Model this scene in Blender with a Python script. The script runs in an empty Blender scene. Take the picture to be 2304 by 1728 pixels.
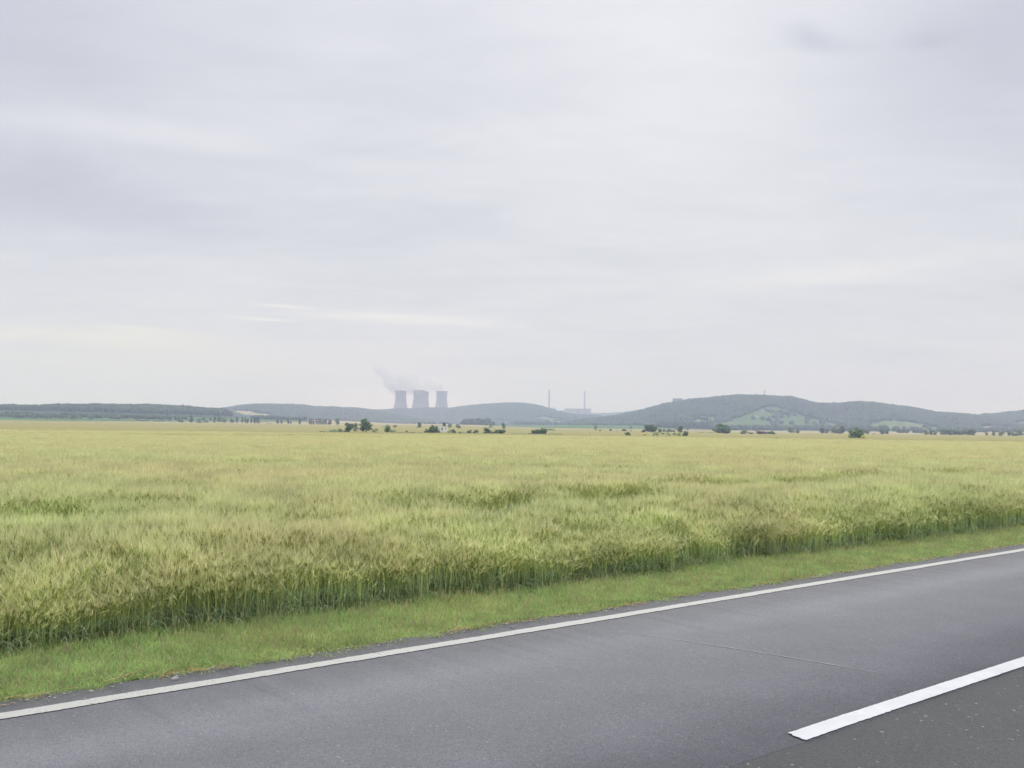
import bpy, bmesh, math, random
import numpy as np
from mathutils import Matrix, Vector

random.seed(7)
rng = np.random.default_rng(11)
scene = bpy.context.scene
R = math.radians

# ------------------------------------------------------------------ camera
FPX, PW, PH = 2300.0, 2304, 1728          # focal length in photo pixels
ROLL, PITCH, EYE = R(0.82), math.atan(90 / 2300.0), 1.732
cam_d = bpy.data.cameras.new('camera')
cam = bpy.data.objects.new('camera', cam_d)
scene.collection.objects.link(cam)
cam_d.sensor_width = 36.0
cam_d.lens = 36.0 * FPX / PW
cam_d.clip_start, cam_d.clip_end = 0.05, 60000
cam.matrix_world = (Matrix.Translation((0, 0, EYE)) @ Matrix.Rotation(R(90) + PITCH, 4, 'X')
                    @ Matrix.Rotation(ROLL, 4, 'Z'))
scene.camera = cam

# ------------------------------------------------------------------ render settings
scene.render.engine = 'CYCLES'
scene.view_settings.view_transform = 'Standard'
scene.view_settings.look = 'None'
scene.view_settings.exposure = 0.2
scene.view_settings.gamma = 1.0
scene.view_settings.use_curve_mapping = False
scene.cycles.use_denoising = True
scene.cycles.max_bounces = 8
scene.cycles.diffuse_bounces = 5
scene.cycles.volume_bounces = 4
scene.cycles.transparent_max_bounces = 8
scene.cycles.sample_clamp_indirect = 4.0

# ------------------------------------------------------------------ sky (overcast)
SUN_EL, SUN_AZ = R(48), R(12)             # azimuth from the view direction (+Y) towards +X
HAZE_DENSITY = 0.000215
world = bpy.data.worlds.new('World')
scene.world = world
world.use_nodes = True


class NT:
    """tiny helper to write node trees"""
    def __init__(s, nt):
        s.nt = nt
    def new(s, t, **k):
        n = s.nt.nodes.new(t)
        for a, v in k.items():
            setattr(n, a, v)
        return n
    def put(s, sock, v):
        if isinstance(v, bpy.types.NodeSocket):
            s.nt.links.new(v, sock)
        elif v is not None:
            if isinstance(v, (tuple, list)) and len(v) == 3 and len(getattr(sock, 'default_value', v)) == 4:
                v = (*v, 1)
            sock.default_value = v
    def m(s, op, a, b=None, c=None, clamp=False):
        n = s.new('ShaderNodeMath', operation=op, use_clamp=clamp)
        for i, v in enumerate((a, b, c)):
            s.put(n.inputs[i], v)
        return n.outputs[0]
    def mix(s, f, a, b, mode='MIX'):
        n = s.new('ShaderNodeMix', data_type='RGBA', blend_type=mode)
        s.put(n.inputs[0], f); s.put(n.inputs[6], a); s.put(n.inputs[7], b)
        return n.outputs[2]
    def noise(s, vec, scale, detail=3, rough=0.5, dist=0.0, typ='FBM'):
        n = s.new('ShaderNodeTexNoise')
        s.put(n.inputs['Vector'], vec)
        n.inputs['Scale'].default_value = scale
        n.inputs['Detail'].default_value = detail
        n.inputs['Roughness'].default_value = rough
        n.inputs['Distortion'].default_value = dist
        return n.outputs[0]
    def ramp(s, v, lo, hi, a=0.0, b=1.0, smooth=False):
        n = s.new('ShaderNodeMapRange')
        if smooth:
            n.interpolation_type = 'SMOOTHSTEP'
        s.put(n.inputs[0], v)
        for i, q in enumerate((lo, hi, a, b)):
            n.inputs[i + 1].default_value = q
        return n.outputs[0]
    def scale(s, vec, sc):
        n = s.new('ShaderNodeMapping')
        s.put(n.inputs[0], vec)
        n.inputs['Scale'].default_value = sc
        return n.outputs[0]


def build_world():
    nt = world.node_tree
    nt.nodes.clear()
    g = NT(nt)
    sky = g.new('ShaderNodeTexSky', sky_type='NISHITA')
    sky.sun_disc = False
    sky.sun_elevation = SUN_EL
    sky.sun_rotation = SUN_AZ
    tc = g.new('ShaderNodeTexCoord')
    sep = g.new('ShaderNodeSeparateXYZ')
    g.put(sep.inputs[0], tc.outputs['Generated'])
    x, y, z = sep.outputs
    el = g.m('ARCSINE', z)
    az = g.m('ARCTAN2', x, y)
    # clouds lie in a layer overhead: project the direction on it
    zz = g.m('ADD', g.m('MAXIMUM', z, 0.0), 0.12)
    cmb = g.new('ShaderNodeCombineXYZ')
    g.put(cmb.inputs[0], g.m('DIVIDE', x, zz)); g.put(cmb.inputs[1], g.m('DIVIDE', y, zz))
    P = cmb.outputs[0]
    n1 = g.noise(g.scale(P, (0.55, 0.75, 1)), 1.0, 6, 0.55, 0.6)
    n2 = g.noise(g.scale(P, (1.3, 2.6, 1)), 1.0, 6, 0.6, 0.9)
    warp = g.m('MULTIPLY', g.m('SUBTRACT', n2, 0.5), 0.10)
    warp2 = g.m('MULTIPLY', g.m('SUBTRACT', n1, 0.5), 0.10)
    azw = g.m('ADD', az, warp)
    elw = g.m('ADD', el, g.m('MULTIPLY', warp2, 0.35))
    # single clouds and thin places: (photo x, photo y, half width, half height, amount, warmth, tilt)
    feats = [(1480, 150, 420, 170, .085, 0, 0), (1800, 480, 420, 130, .045, 0, 0), (1250, 330, 300, 60, .03, 0, 0),
             (210, 288, 260, 24, .055, 0, -.02), (520, 330, 120, 18, .035, 0, 0),
             (885, 716, 165, 9, .12, .45, .02), (640, 689, 55, 2.6, .13, .4, .03), (590, 718, 60, 2.5, .11, .4, .03),
             (240, 757, 190, 16, .075, 1, 0), (300, 738, 60, 4, .05, 1, .02), (300, 830, 330, 45, .03, 1, 0),
             (60, 430, 330, 75, -.085, 0, 0), (40, 90, 260, 140, -.075, 0, 0), (560, 120, 160, 30, -.035, 0, .08),
             (800, 340, 260, 28, -.03, 0, -.02), (1010, 470, 100, 16, -.035, 0, .05), (330, 500, 300, 30, -.03, 0, 0),
             (2270, 50, 240, 150, -.075, 0, 0), (1805, 80, 42, 19, -.085, 0, .3), (1860, 104, 75, 13, -.045, 0, .1),
             (2070, 94, 45, 15, -.065, 0, 0), (2200, 250, 260, 160, -.03, 0, 0), (1000, 640, 300, 40, -.01, 0, 0),
             (1900, 612, 330, 16, .035, .3, -.06), (2290, 800, 300, 120, -.035, 0, 0)]
    tot = None; warm = None
    for (px, py, wx, wy, amt, wm, tilt) in feats:
        X, Y = px - PW / 2, -(py - PH / 2)
        c, s_ = math.cos(ROLL), math.sin(ROLL)
        X, Y = X * c - Y * s_, X * s_ + Y * c
        v = Vector((X / FPX, 1, Y / FPX))
        v = Matrix.Rotation(PITCH, 3, 'X') @ v
        v.normalize()
        a0, e0 = math.atan2(v.x, v.y), math.asin(v.z)
        da = g.m('SUBTRACT', azw if wy > 12 else az, a0)
        de = g.m('SUBTRACT', elw if wy > 12 else g.m('ADD', el, g.m('MULTIPLY', warp, .05)), e0)
        if tilt:
            de = g.m('ADD', de, g.m('MULTIPLY', da, tilt))
        qa = g.m('DIVIDE', da, wx / FPX); qe = g.m('DIVIDE', de, wy / FPX)
        r2 = g.m('ADD', g.m('MULTIPLY', qa, qa), g.m('MULTIPLY', qe, qe))
        G = g.m('EXPONENT', g.m('MULTIPLY', r2, -0.7))
        t = g.m('MULTIPLY', G, amt * 1.35)
        tot = t if tot is None else g.m('ADD', tot, t)
        if wm:
            t2 = g.m('MULTIPLY', G, wm)
            warm = t2 if warm is None else g.m('ADD', warm, t2)
    tot = g.m('ADD', tot, g.m('MULTIPLY', g.m('SUBTRACT', n1, 0.5), 0.20))
    tot = g.m('ADD', tot, g.m('MULTIPLY', g.m('SUBTRACT', n2, 0.5), 0.19))
    n3 = g.noise(g.scale(P, (3.4, 5.0, 1)), 1.0, 7, .62, 1.2)
    tot = g.m('ADD', tot, g.m('MULTIPLY', g.m('SUBTRACT', n3, 0.5), 0.085))
    zen = g.ramp(el, R(17), R(75), 1.0, 2.7, True)        # an overcast sky is brighter overhead
    lum = g.m('MULTIPLY', g.m('ADD', tot, 1.0), zen)
    base = g.mix(g.ramp(el, R(0), R(9)), (0.745, 0.74, 0.77), (0.718, 0.725, 0.795))
    base = g.mix(g.ramp(tot, -.12, .12), g.mix(0.5, base, (0.62, 0.66, 0.78)), g.mix(0.4, base, (.80, .80, .82)))
    base = g.mix(g.m('MINIMUM', warm, 1.0), base, (0.775, 0.77, 0.71))
    vm = g.new('ShaderNodeVectorMath', operation='SCALE')
    g.put(vm.inputs[0], base); g.put(vm.inputs['Scale'], g.m('MULTIPLY', lum, 8.5))
    col = g.mix(0.96, sky.outputs[0], vm.outputs[0])
    bg = g.new('ShaderNodeBackground')
    bg.inputs['Strength'].default_value = 0.1
    g.put(bg.inputs[0], col)
    out = g.new('ShaderNodeOutputWorld')
    g.put(out.inputs[0], bg.outputs[0])
    world.cycles.sampling_method = 'MANUAL'
    world.cycles.sample_map_resolution = 512


build_world()
sun_d = bpy.data.lights.new('sun', 'SUN')
sun_d.energy = 1.4
sun_d.angle = R(25)
sun_d.color = (1.0, 0.97, 0.92)
sun = bpy.data.objects.new('sun', sun_d)
scene.collection.objects.link(sun)
sd = Vector((math.sin(SUN_AZ) * math.cos(SUN_EL), math.cos(SUN_AZ) * math.cos(SUN_EL), math.sin(SUN_EL)))
sun.rotation_euler = (-sd).to_track_quat('-Z', 'Y').to_euler()
sun.location = (0, 0, 300)

# ------------------------------------------------------------------ helpers
COL = scene.collection


def tag(o, label=None, cat=None, group=None, kind=None):
    if label: o['label'] = label
    if cat: o['category'] = cat
    if group: o['group'] = group
    if kind: o['kind'] = kind
    return o


def mesh_np(name, verts, faces, mat=None, col=None, smooth=False):
    """verts (n,3); faces: list of arrays of equal arity, or list of lists"""
    me = bpy.data.meshes.new(name)
    verts = np.asarray(verts, np.float32)
    if isinstance(faces, np.ndarray):
        faces = [faces]
    tot = sum(f.size for f in faces); nf = sum(len(f) for f in faces)
    me.vertices.add(len(verts)); me.vertices.foreach_set('co', verts.ravel())
    me.loops.add(tot); me.polygons.add(nf)
    me.loops.foreach_set('vertex_index', np.concatenate([f.ravel() for f in faces]).astype(np.int32))
    st = []; s0 = 0
    for f in faces:
        st.append(np.arange(len(f)) * f.shape[1] + s0); s0 += f.size
    me.polygons.foreach_set('loop_start', np.concatenate(st).astype(np.int32))
    me.update(calc_edges=True)
    if smooth:
        me.polygons.foreach_set('use_smooth', np.ones(nf, bool))
    if col is not None:
        at = me.color_attributes.new('col', 'FLOAT_COLOR', 'POINT')
        c = np.ones((len(verts), 4), np.float32); c[:, :3] = col
        at.data.foreach_set('color', c.ravel())
    if mat: me.materials.append(mat)
    return me


def ob(name, me, parent=None, loc=None):
    o = bpy.data.objects.new(name, me)
    COL.objects.link(o)
    if parent is not None: o.parent = parent
    if loc is not None: o.location = loc
    return o


def empty(name, loc=(0, 0, 0), rz=0.0):
    o = bpy.data.objects.new(name, None)
    o.empty_display_size = 0.3
    COL.objects.link(o)
    o.location = loc; o.rotation_euler = (0, 0, rz)
    return o


def bm_mesh(name, bm, mat=None, smooth=False):
    me = bpy.data.meshes.new(name)
    bm.normal_update(); bm.to_mesh(me); bm.free()
    if smooth:
        for p in me.polygons: p.use_smooth = True
    if mat: me.materials.append(mat)
    return me


def bm_box(bm, x0, x1, y0, y1, z0, z1, bev=0.0):
    r = bmesh.ops.create_cube(bm, size=1.0, matrix=Matrix.Translation(((x0 + x1) / 2, (y0 + y1) / 2, (z0 + z1) / 2))
                              @ Matrix.Diagonal((x1 - x0, y1 - y0, z1 - z0, 1)))
    if bev:
        es = list({e for v in r['verts'] for e in v.link_edges})
        bmesh.ops.bevel(bm, geom=es, offset=bev, segments=1, affect='EDGES')


def lathe(prof, n=32, cap=False):
    """prof: list of (radius, z)"""
    V = []
    for r, z in prof:
        a = np.arange(n) * 2 * np.pi / n
        V.append(np.stack([r * np.cos(a), r * np.sin(a), np.full(n, z)], 1))
    V = np.concatenate(V)
    F = []
    for i in range(len(prof) - 1):
        for j in range(n):
            k = (j + 1) % n
            F.append((i * n + j, i * n + k, (i + 1) * n + k, (i + 1) * n + j))
    return V, np.array(F)


def hash2(ix, iy, seed):
    h = (ix.astype(np.int64) * 374761393 + iy.astype(np.int64) * 668265263 + seed * 974634777) & 0x7fffffff
    h = ((h ^ (h >> 13)) * 1274126177) & 0x7fffffff
    return ((h ^ (h >> 16)) & 0xffffff) / float(0xffffff)


def vnoise(x, y, seed=0):
    x = np.asarray(x, float); y = np.asarray(y, float)
    ix, iy = np.floor(x), np.floor(y)
    fx, fy = x - ix, y - iy
    fx = fx * fx * (3 - 2 * fx); fy = fy * fy * (3 - 2 * fy)
    a = hash2(ix, iy, seed); b = hash2(ix + 1, iy, seed); c = hash2(ix, iy + 1, seed); d = hash2(ix + 1, iy + 1, seed)
    return (a * (1 - fx) + b * fx) * (1 - fy) + (c * (1 - fx) + d * fx) * fy


def fbm(x, y, seed=0, o=4):
    t = 0; a = 0.5; n = 0
    for i in range(o):
        t = t + a * vnoise(x * 2 ** i, y * 2 ** i, seed + i * 17); n += a; a *= .5
    return t / n


def sstep(a, b, x):
    t = np.clip((x - a) / (b - a), 0, 1)
    return t * t * (3 - 2 * t)


# photo pixel <-> direction
_cr, _sr, _cp, _sp = math.cos(ROLL), math.sin(ROLL), math.cos(PITCH), math.sin(PITCH)


def px_dir(x, y):
    X = np.asarray(x, float) - PW / 2; Y = -(np.asarray(y, float) - PH / 2)
    X, Y = X * _cr - Y * _sr, X * _sr + Y * _cr
    dx, dy, dz = X / FPX, np.ones_like(X), Y / FPX
    return dx, _cp * dy - _sp * dz, _sp * dy + _cp * dz


def px_az_tan(x, y):
    dx, dy, dz = px_dir(x, y)
    return np.arctan2(dx, dy), dz / np.hypot(dx, dy)


def to_px(X, Y, Z):
    dz = np.asarray(Z, float) - EYE
    fy = _cp * Y + _sp * dz; fz = -_sp * Y + _cp * dz
    fy = np.where(fy > 1e-3, fy, 1e-3)
    u, v = X / fy * FPX, fz / fy * FPX
    u, v = u * _cr + v * _sr, -u * _sr + v * _cr
    return u + PW / 2, PH / 2 - v


def inpoly(x, y, poly):
    r = np.zeros(np.shape(x), bool)
    n = len(poly)
    for i in range(n):
        x1, y1 = poly[i]; x2, y2 = poly[(i + 1) % n]
        if y1 == y2: continue
        c = ((y1 > y) != (y2 > y)) & (x < (x2 - x1) * (y - y1) / (y2 - y1) + x1)
        r ^= c
    return r


# ------------------------------------------------------------------ terrain heights
TH = R(49.1)
U = np.array([math.sin(TH), math.cos(TH)]); V_ = np.array([-math.cos(TH), math.sin(TH)])
CROP_H = 0.66


def contour(D, pts, sub):
    xs = np.array([p[0] for p in pts], float); ys = np.array([p[1] for p in pts], float)
    a, t = px_az_tan(xs, ys)
    return a, EYE + D * t - sub


C500 = contour(500, [(-400, 957.8), (0, 962.7), (830, 972.8), (1450, 979.5), (1930, 986), (2304, 990.8), (2700, 996)], CROP_H)
C1500 = contour(1500, [(-400, 940), (0, 945.4), (420, 951), (740, 956.3), (900, 956.5), (1060, 959.2), (1150, 962), (1240, 965), (1340, 966.3),
                       (1500, 969), (1650, 972), (1800, 974), (1910, 975), (2075, 977.7), (2304, 979.7), (2700, 985)], CROP_H)
C2600 = contour(2600, [(-400, 921), (0, 925.5), (250, 931), (420, 935), (600, 941), (760, 946.5), (900, 953), (1050, 954.5), (1250, 956.5),
                       (1430, 957), (1500, 962), (1650, 967), (1925, 969), (2075, 969.5), (2304, 971.5), (2700, 976)], 0)


def ground_z(X, Y):
    X = np.asarray(X, float); Y = np.asarray(Y, float)
    D = np.hypot(X, Y); az = np.clip(np.arctan2(X, Y), R(-40), R(40))
    v = X * V_[0] + Y * V_[1]
    z5 = np.interp(az, *C500); z15 = np.interp(az, *C1500); z26 = np.interp(az, *C2600)
    t1 = np.clip((D - 15) / 485, 0, 1); t2 = np.clip((D - 500) / 1000, 0, 1); t3 = np.clip((D - 1500) / 1100, 0, 1)
    z = z5 * t1 + (z15 - z5) * t2 + (z26 - z15) * t3
    z = z * sstep(9, 70, v)
    return z


# ------------------------------------------------------------------ materials
def new_mat(name):
    m = bpy.data.materials.new(name)
    m.use_nodes = True
    m.node_tree.nodes.clear()
    g = NT(m.node_tree)
    out = g.new('ShaderNodeOutputMaterial')
    return m, g, out


def pbsdf(g, out, col, rough=0.8, spec=0.3, normal=None):
    b = g.new('ShaderNodeBsdfPrincipled')
    g.put(b.inputs['Base Color'], col)
    g.put(b.inputs['Roughness'], rough)
    b.inputs['Specular IOR Level'].default_value = spec
    if normal is not None: g.put(b.inputs['Normal'], normal)
    if out is not None: g.put(out.inputs[0], b.outputs[0])
    return b


def bump(g, h, strength, dist=0.01):
    n = g.new('ShaderNodeBump')
    n.inputs['Strength'].default_value = strength
    n.inputs['Distance'].default_value = dist
    g.put(n.inputs['Height'], h)
    return n.outputs[0]


def pos(g):
    return g.new('ShaderNodeNewGeometry').outputs['Position']


def attr(g, name='col'):
    n = g.new('ShaderNodeAttribute'); n.attribute_name = name
    return n.outputs['Color']


def plant_mat(name, tint_a, tint_b, scale, trans=0.25, spec=0.15, var=0.35, fine=1.3):
    """vertex colour of the plant x a slow variety of tint over the ground"""
    m, g, out = new_mat(name)
    P = pos(g)
    n = g.noise(P, scale, 3, .55)
    t = g.mix(g.ramp(n, .35, .65), tint_a, tint_b)
    c = g.mix(1.0, attr(g), t, 'MULTIPLY')
    n2 = g.noise(P, fine, 2, .6)
    br = g.ramp(n2, .3, .7, 1 - var, 1 + var)
    vm = g.new('ShaderNodeVectorMath', operation='SCALE'); g.put(vm.inputs[0], c); g.put(vm.inputs['Scale'], br)
    c = vm.outputs[0]
    b = pbsdf(g, None, c, .65, spec)
    tr = g.new('ShaderNodeBsdfTranslucent'); g.put(tr.inputs[0], c)
    mx = g.new('ShaderNodeMixShader'); mx.inputs[0].default_value = trans
    g.put(mx.inputs[1], b.outputs[0]); g.put(mx.inputs[2], tr.outputs[0])
    g.put(out.inputs[0], mx.outputs[0])
    return m


def flat_mat(name, col, rough=.85, var=.15, scale=.5, spec=.2):
    m, g, out = new_mat(name)
    tc = g.new('ShaderNodeTexCoord')
    n = g.noise(tc.outputs['Object'], scale, 4, .6)
    vm = g.new('ShaderNodeVectorMath', operation='SCALE'); vm.inputs[0].default_value = col
    g.put(vm.inputs['Scale'], g.ramp(n, .3, .7, 1 - var, 1 + var))
    pbsdf(g, out, vm.outputs[0], rough, spec)
    return m


M_crop = plant_mat('barley', (1.02, .945, .90), (.965, .985, .87), 0.22, .6, .12, .16, 1.1)
M_grass = plant_mat('verge_grass', (1.03, 1.0, .95), (.92, 1.0, .93), 0.9, .5, .12, .18, 3.0)
M_leaf = plant_mat('foliage', (4.2, 3.55, 5.2), (3.4, 3.25, 5.0), .02, .45, .15, .3, .15)
M_forest = plant_mat('forest_leaf', (1.2, 1.15, .95), (.8, .9, 1.0), .006, 0, .1, .2, .015)
M_bark = flat_mat('bark', (.09, .07, .05), .9, .3, 3)
M_straw = flat_mat('dry_straw', (.42, .33, .17), .8, .25, 20)
M_stone = flat_mat('pebble', (.34, .33, .31), .8, .35, 30)


def land_mat():
    m, g, out = new_mat('land')
    P = pos(g)
    n = g.noise(P, .006, 4, .6); n2 = g.noise(g.scale(P, (.05, .4, 1)), 1., 3, .6)
    f = g.m('MULTIPLY', g.ramp(n, .3, .7, .82, 1.18), g.ramp(n2, .3, .7, .85, 1.15))
    vm = g.new('ShaderNodeVectorMath', operation='SCALE'); g.put(vm.inputs[0], attr(g)); g.put(vm.inputs['Scale'], f)
    pbsdf(g, out, vm.outputs[0], .95, .05)
    return m


M_land = land_mat()


def canopy_mat():
    m, g, out = new_mat('barley_canopy')
    P = pos(g)
    a = g.noise(g.scale(P, (.18, .6, 1)), 1.0, 5, .6)
    b = g.noise(g.scale(P, (.012, .03, 1)), 1.0, 4, .6)
    c = g.noise(P, 3.0, 3, .7)
    col = g.mix(g.ramp(a, .36, .64), (.23, .228, .085), (.35, .31, .14))
    col = g.mix(g.ramp(b, .35, .65), g.mix(.35, col, (.28, .27, .10)), col)
    vm = g.new('ShaderNodeVectorMath', operation='SCALE'); g.put(vm.inputs[0], col)
    g.put(vm.inputs['Scale'], g.ramp(c, .3, .7, .8, 1.2))
    pbsdf(g, out, vm.outputs[0], .9, .05, bump(g, c, .6, .25))
    return m


M_canopy = canopy_mat()

# ------------------------------------------------------------------ ground sheet
TAN = np.array((.40, .34, .19)); GREEN = np.array((.085, .15, .055)); DARKG = np.array((.04, .065, .03))
MEADOW = np.array((.15, .20, .075)); SOIL = np.array((.10, .085, .055))
PARCELS = [  # land parcels of the plain, as seen from the road: photo polygon, colour
    ([(-600, 900), (330, 900), (700, 938), (700, 950), (-600, 944)], GREEN),
    ([(690, 938), (776, 942), (850, 949), (840, 952.5), (690, 947)], TAN * .95),
    ([(760, 951.5), (1000, 952), (1100, 957.5), (1040, 962), (760, 960)], TAN * .8),
    ([(1000, 945), (2900, 945), (2900, 973), (1990, 971), (1660, 969), (1480, 966), (1230, 963), (1100, 958.5)], GREEN * np.array((1.0, 1.05, 1.15))),
    ([(1540, 963), (1620, 965), (1640, 966.5), (1545, 965)], TAN),
]


def ground():
    az = np.unique(np.concatenate([np.linspace(-180, -42, 47), np.linspace(-42, 42, 281), np.linspace(42, 180, 47)]))
    az = R(1) * az[:-1]
    rad = np.concatenate([[0.0], np.geomspace(1.5, 1200, 110), np.geomspace(1220, 4200, 90), np.geomspace(4400, 16000, 14)])
    A, Dm = np.meshgrid(az, rad)
    X, Y = Dm * np.sin(A), Dm * np.cos(A)
    Z = ground_z(X, Y) - .02
    Z = np.where(Dm > 2600, Z - (Dm - 2600) * .004, Z)
    n, m = len(rad), len(az)
    idx = np.arange(n * m).reshape(n, m)
    q = np.stack([idx[:-1], np.roll(idx, -1, 1)[:-1], np.roll(idx, -1, 1)[1:], idx[1:]], -1).reshape(-1, 4)
    c = np.tile(SOIL, (n, m, 1))
    px, py = to_px(X, Y, Z)
    far = Dm > 1450
    c[far] = TAN * .85
    c[Dm > 3000] = DARKG
    front = Y > 0
    for poly, colr in PARCELS:
        k = far & front & inpoly(px, py, poly)
        c[k] = colr
    vv = X * V_[0] + Y * V_[1]
    c[(vv < 8.1)] = (.07, .10, .035)
    me = mesh_np('ground', np.stack([X, Y, Z], -1).reshape(-1, 3), q[:, ::-1], M_land, c.reshape(-1, 3), True)
    tag(ob('ground', me), 'flat farmland plain reaching to the hills', kind='structure')


ground()


def canopy():
    """the top of the crop where single stalks can no longer be told apart"""
    az = R(1) * np.linspace(-44, 44, 331)
    rad = np.concatenate([np.geomspace(30, 480, 190), np.geomspace(486, 1500, 60)])
    A, Dm = np.meshgrid(az, rad)
    X, Y = Dm * np.sin(A), Dm * np.cos(A)
    lift = np.interp(Dm, [30, 70, 130], [.30, .50, CROP_H])
    w = (fbm(X / 9, Y / 3.5, 3, 4) - .5) * .28 + (fbm(X / 40, Y / 22, 9, 3) - .5) * .3
    Z = ground_z(X, Y) + lift + w
    n, m = len(rad), len(az)
    idx = np.arange(n * m).reshape(n, m)
    q = np.stack([idx[:-1, :-1], idx[:-1, 1:], idx[1:, 1:], idx[1:, :-1]], -1).reshape(-1, 4)
    Vt = np.stack([X, Y, Z], -1).reshape(-1, 3)
    # close the far edge and the sides down to the soil
    edge = np.concatenate([idx[:, 0], idx[-1, 1:], idx[::-1, -1][1:]])
    low = Vt[edge].copy(); low[:, 2] = ground_z(low[:, 0], low[:, 1]) - .05
    j = np.arange(len(edge)) + len(Vt)
    q2 = np.stack([edge[:-1], edge[1:], j[1:], j[:-1]], -1)
    vv = Vt[:, 0] * V_[0] + Vt[:, 1] * V_[1]
    Vt = np.concatenate([Vt, low])
    ok = np.concatenate([vv > 8.6, np.ones(len(low), bool)])
    q = q[ok[q].all(1)]
    me = mesh_np('barley_canopy', Vt, [q[:, ::-1], q2], M_canopy, None, True)
    tag(ob('barley_canopy', me), 'ripening barley field stretching away to the far edge of the plain', 'crop', kind='stuff')


canopy()

# ------------------------------------------------------------------ road
road_rot = math.pi / 2 - TH


def road_obj(name, me, label=None):
    o = ob(name, me)
    o.rotation_euler = (0, 0, road_rot)
    tag(o, label, kind='structure')
    return o


def asphalt_mat(name, base, var, speck, wheel, cell=55):
    m, g, out = new_mat(name)
    tc = g.new('ShaderNodeTexCoord'); P = tc.outputs['Object']
    sep = g.new('ShaderNodeSeparateXYZ'); g.put(sep.inputs[0], P)
    grain = g.noise(P, 95, 3, .7)
    grain2 = g.noise(P, 28, 3, .6)
    patch = g.noise(g.scale(P, (.25, 1.1, 1)), 1.0, 4, .55)
    blot = g.noise(P, 1.7, 4, .6)
    f = g.m('MULTIPLY', g.ramp(grain, .28, .72, 1 - var, 1 + var), g.ramp(patch, .3, .7, .95, 1.05))
    f = g.m('MULTIPLY', f, g.ramp(grain2, .3, .7, .9, 1.1))
    f = g.m('MULTIPLY', f, g.ramp(blot, .3, .7, .93, 1.07))
    for (vc, wd, amt) in wheel:
        d = g.m('DIVIDE', g.m('SUBTRACT', g.m('ADD', sep.outputs[1], g.m('MULTIPLY', g.m('SUBTRACT', patch, .5), .5)), vc), wd)
        gs = g.m('EXPONENT', g.m('MULTIPLY', g.m('MULTIPLY', d, d), -1.0))
        f = g.m('MULTIPLY', f, g.m('ADD', g.m('MULTIPLY', gs, amt), 1.0))
    vm = g.new('ShaderNodeVectorMath', operation='SCALE'); vm.inputs[0].default_value = base; g.put(vm.inputs['Scale'], f)
    vo = g.new('ShaderNodeTexVoronoi'); g.put(vo.inputs['Vector'], P); vo.inputs['Scale'].default_value = cell
    sp = g.new('ShaderNodeSeparateColor'); g.put(sp.inputs[0], vo.outputs['Color'])
    pick = g.m('MULTIPLY', g.m('LESS_THAN', sp.outputs[0], speck * .8), g.m('LESS_THAN', vo.outputs['Distance'], g.m('ADD', g.m('MULTIPLY', sp.outputs[1], .28), .10)))
    col = g.mix(g.m('MULTIPLY', pick, g.ramp(sp.outputs[2], 0, 1, .1, .75)), vm.outputs[0], (.36, .35, .32))
    pick2 = g.m('MULTIPLY', g.m('GREATER_THAN', sp.outputs[0], .965), g.m('LESS_THAN', vo.outputs['Distance'], .3))
    col = g.mix(g.m('MULTIPLY', pick2, .6), col, (.03, .03, .033))
    pbsdf(g, out, col, .7, .28, bump(g, g.m('ADD', grain, grain2), .5, .006))
    return m


M_as_far = asphalt_mat('worn_asphalt', (.132, .135, .147), .42, .09, [(5.55, .32, .26), (4.05, .35, .08), (6.68, .25, -.32)])
M_as_near = asphalt_mat('rough_asphalt', (.055, .058, .061), .6, .13, [(2.2, .4, .1)], 36)


def strip(u0, u1, du, v0, v1, z, ja=0, jb=0, seed=0, thick=0.0, nv=1):
    n = int((u1 - u0) / du) + 1
    u = np.linspace(u0, u1, n)
    r = np.random.default_rng(seed)
    va = v0 + ja * (2 * fbm(u * 3, u * 0, seed, 5) - 1) + r.normal(0, ja * .25, n)
    vb = v1 + jb * (2 * fbm(u * 3, u * 0 + 7, seed + 3, 5) - 1) + r.normal(0, jb * .25, n)
    rows = [np.stack([u, va + (vb - va) * t, np.full(n, z)], 1) for t in np.linspace(0, 1, nv + 1)]
    Vt = np.concatenate(rows)
    F = []
    i = np.arange(n - 1)
    for k in range(nv):
        F.append(np.stack([k * n + i, k * n + i + 1, (k + 1) * n + i + 1, (k + 1) * n + i], 1))
    if thick:
        off = len(Vt)
        lo = np.concatenate([rows[0], rows[-1]]) - (0, 0, thick)
        Vt = np.concatenate([Vt, lo])
        F.append(np.stack([off + i, off + i + 1, i + 1, i], 1))
        F.append(np.stack([nv * n + i, nv * n + i + 1, off + n + i + 1, off + n + i], 1))
    return Vt, np.concatenate(F)


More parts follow.
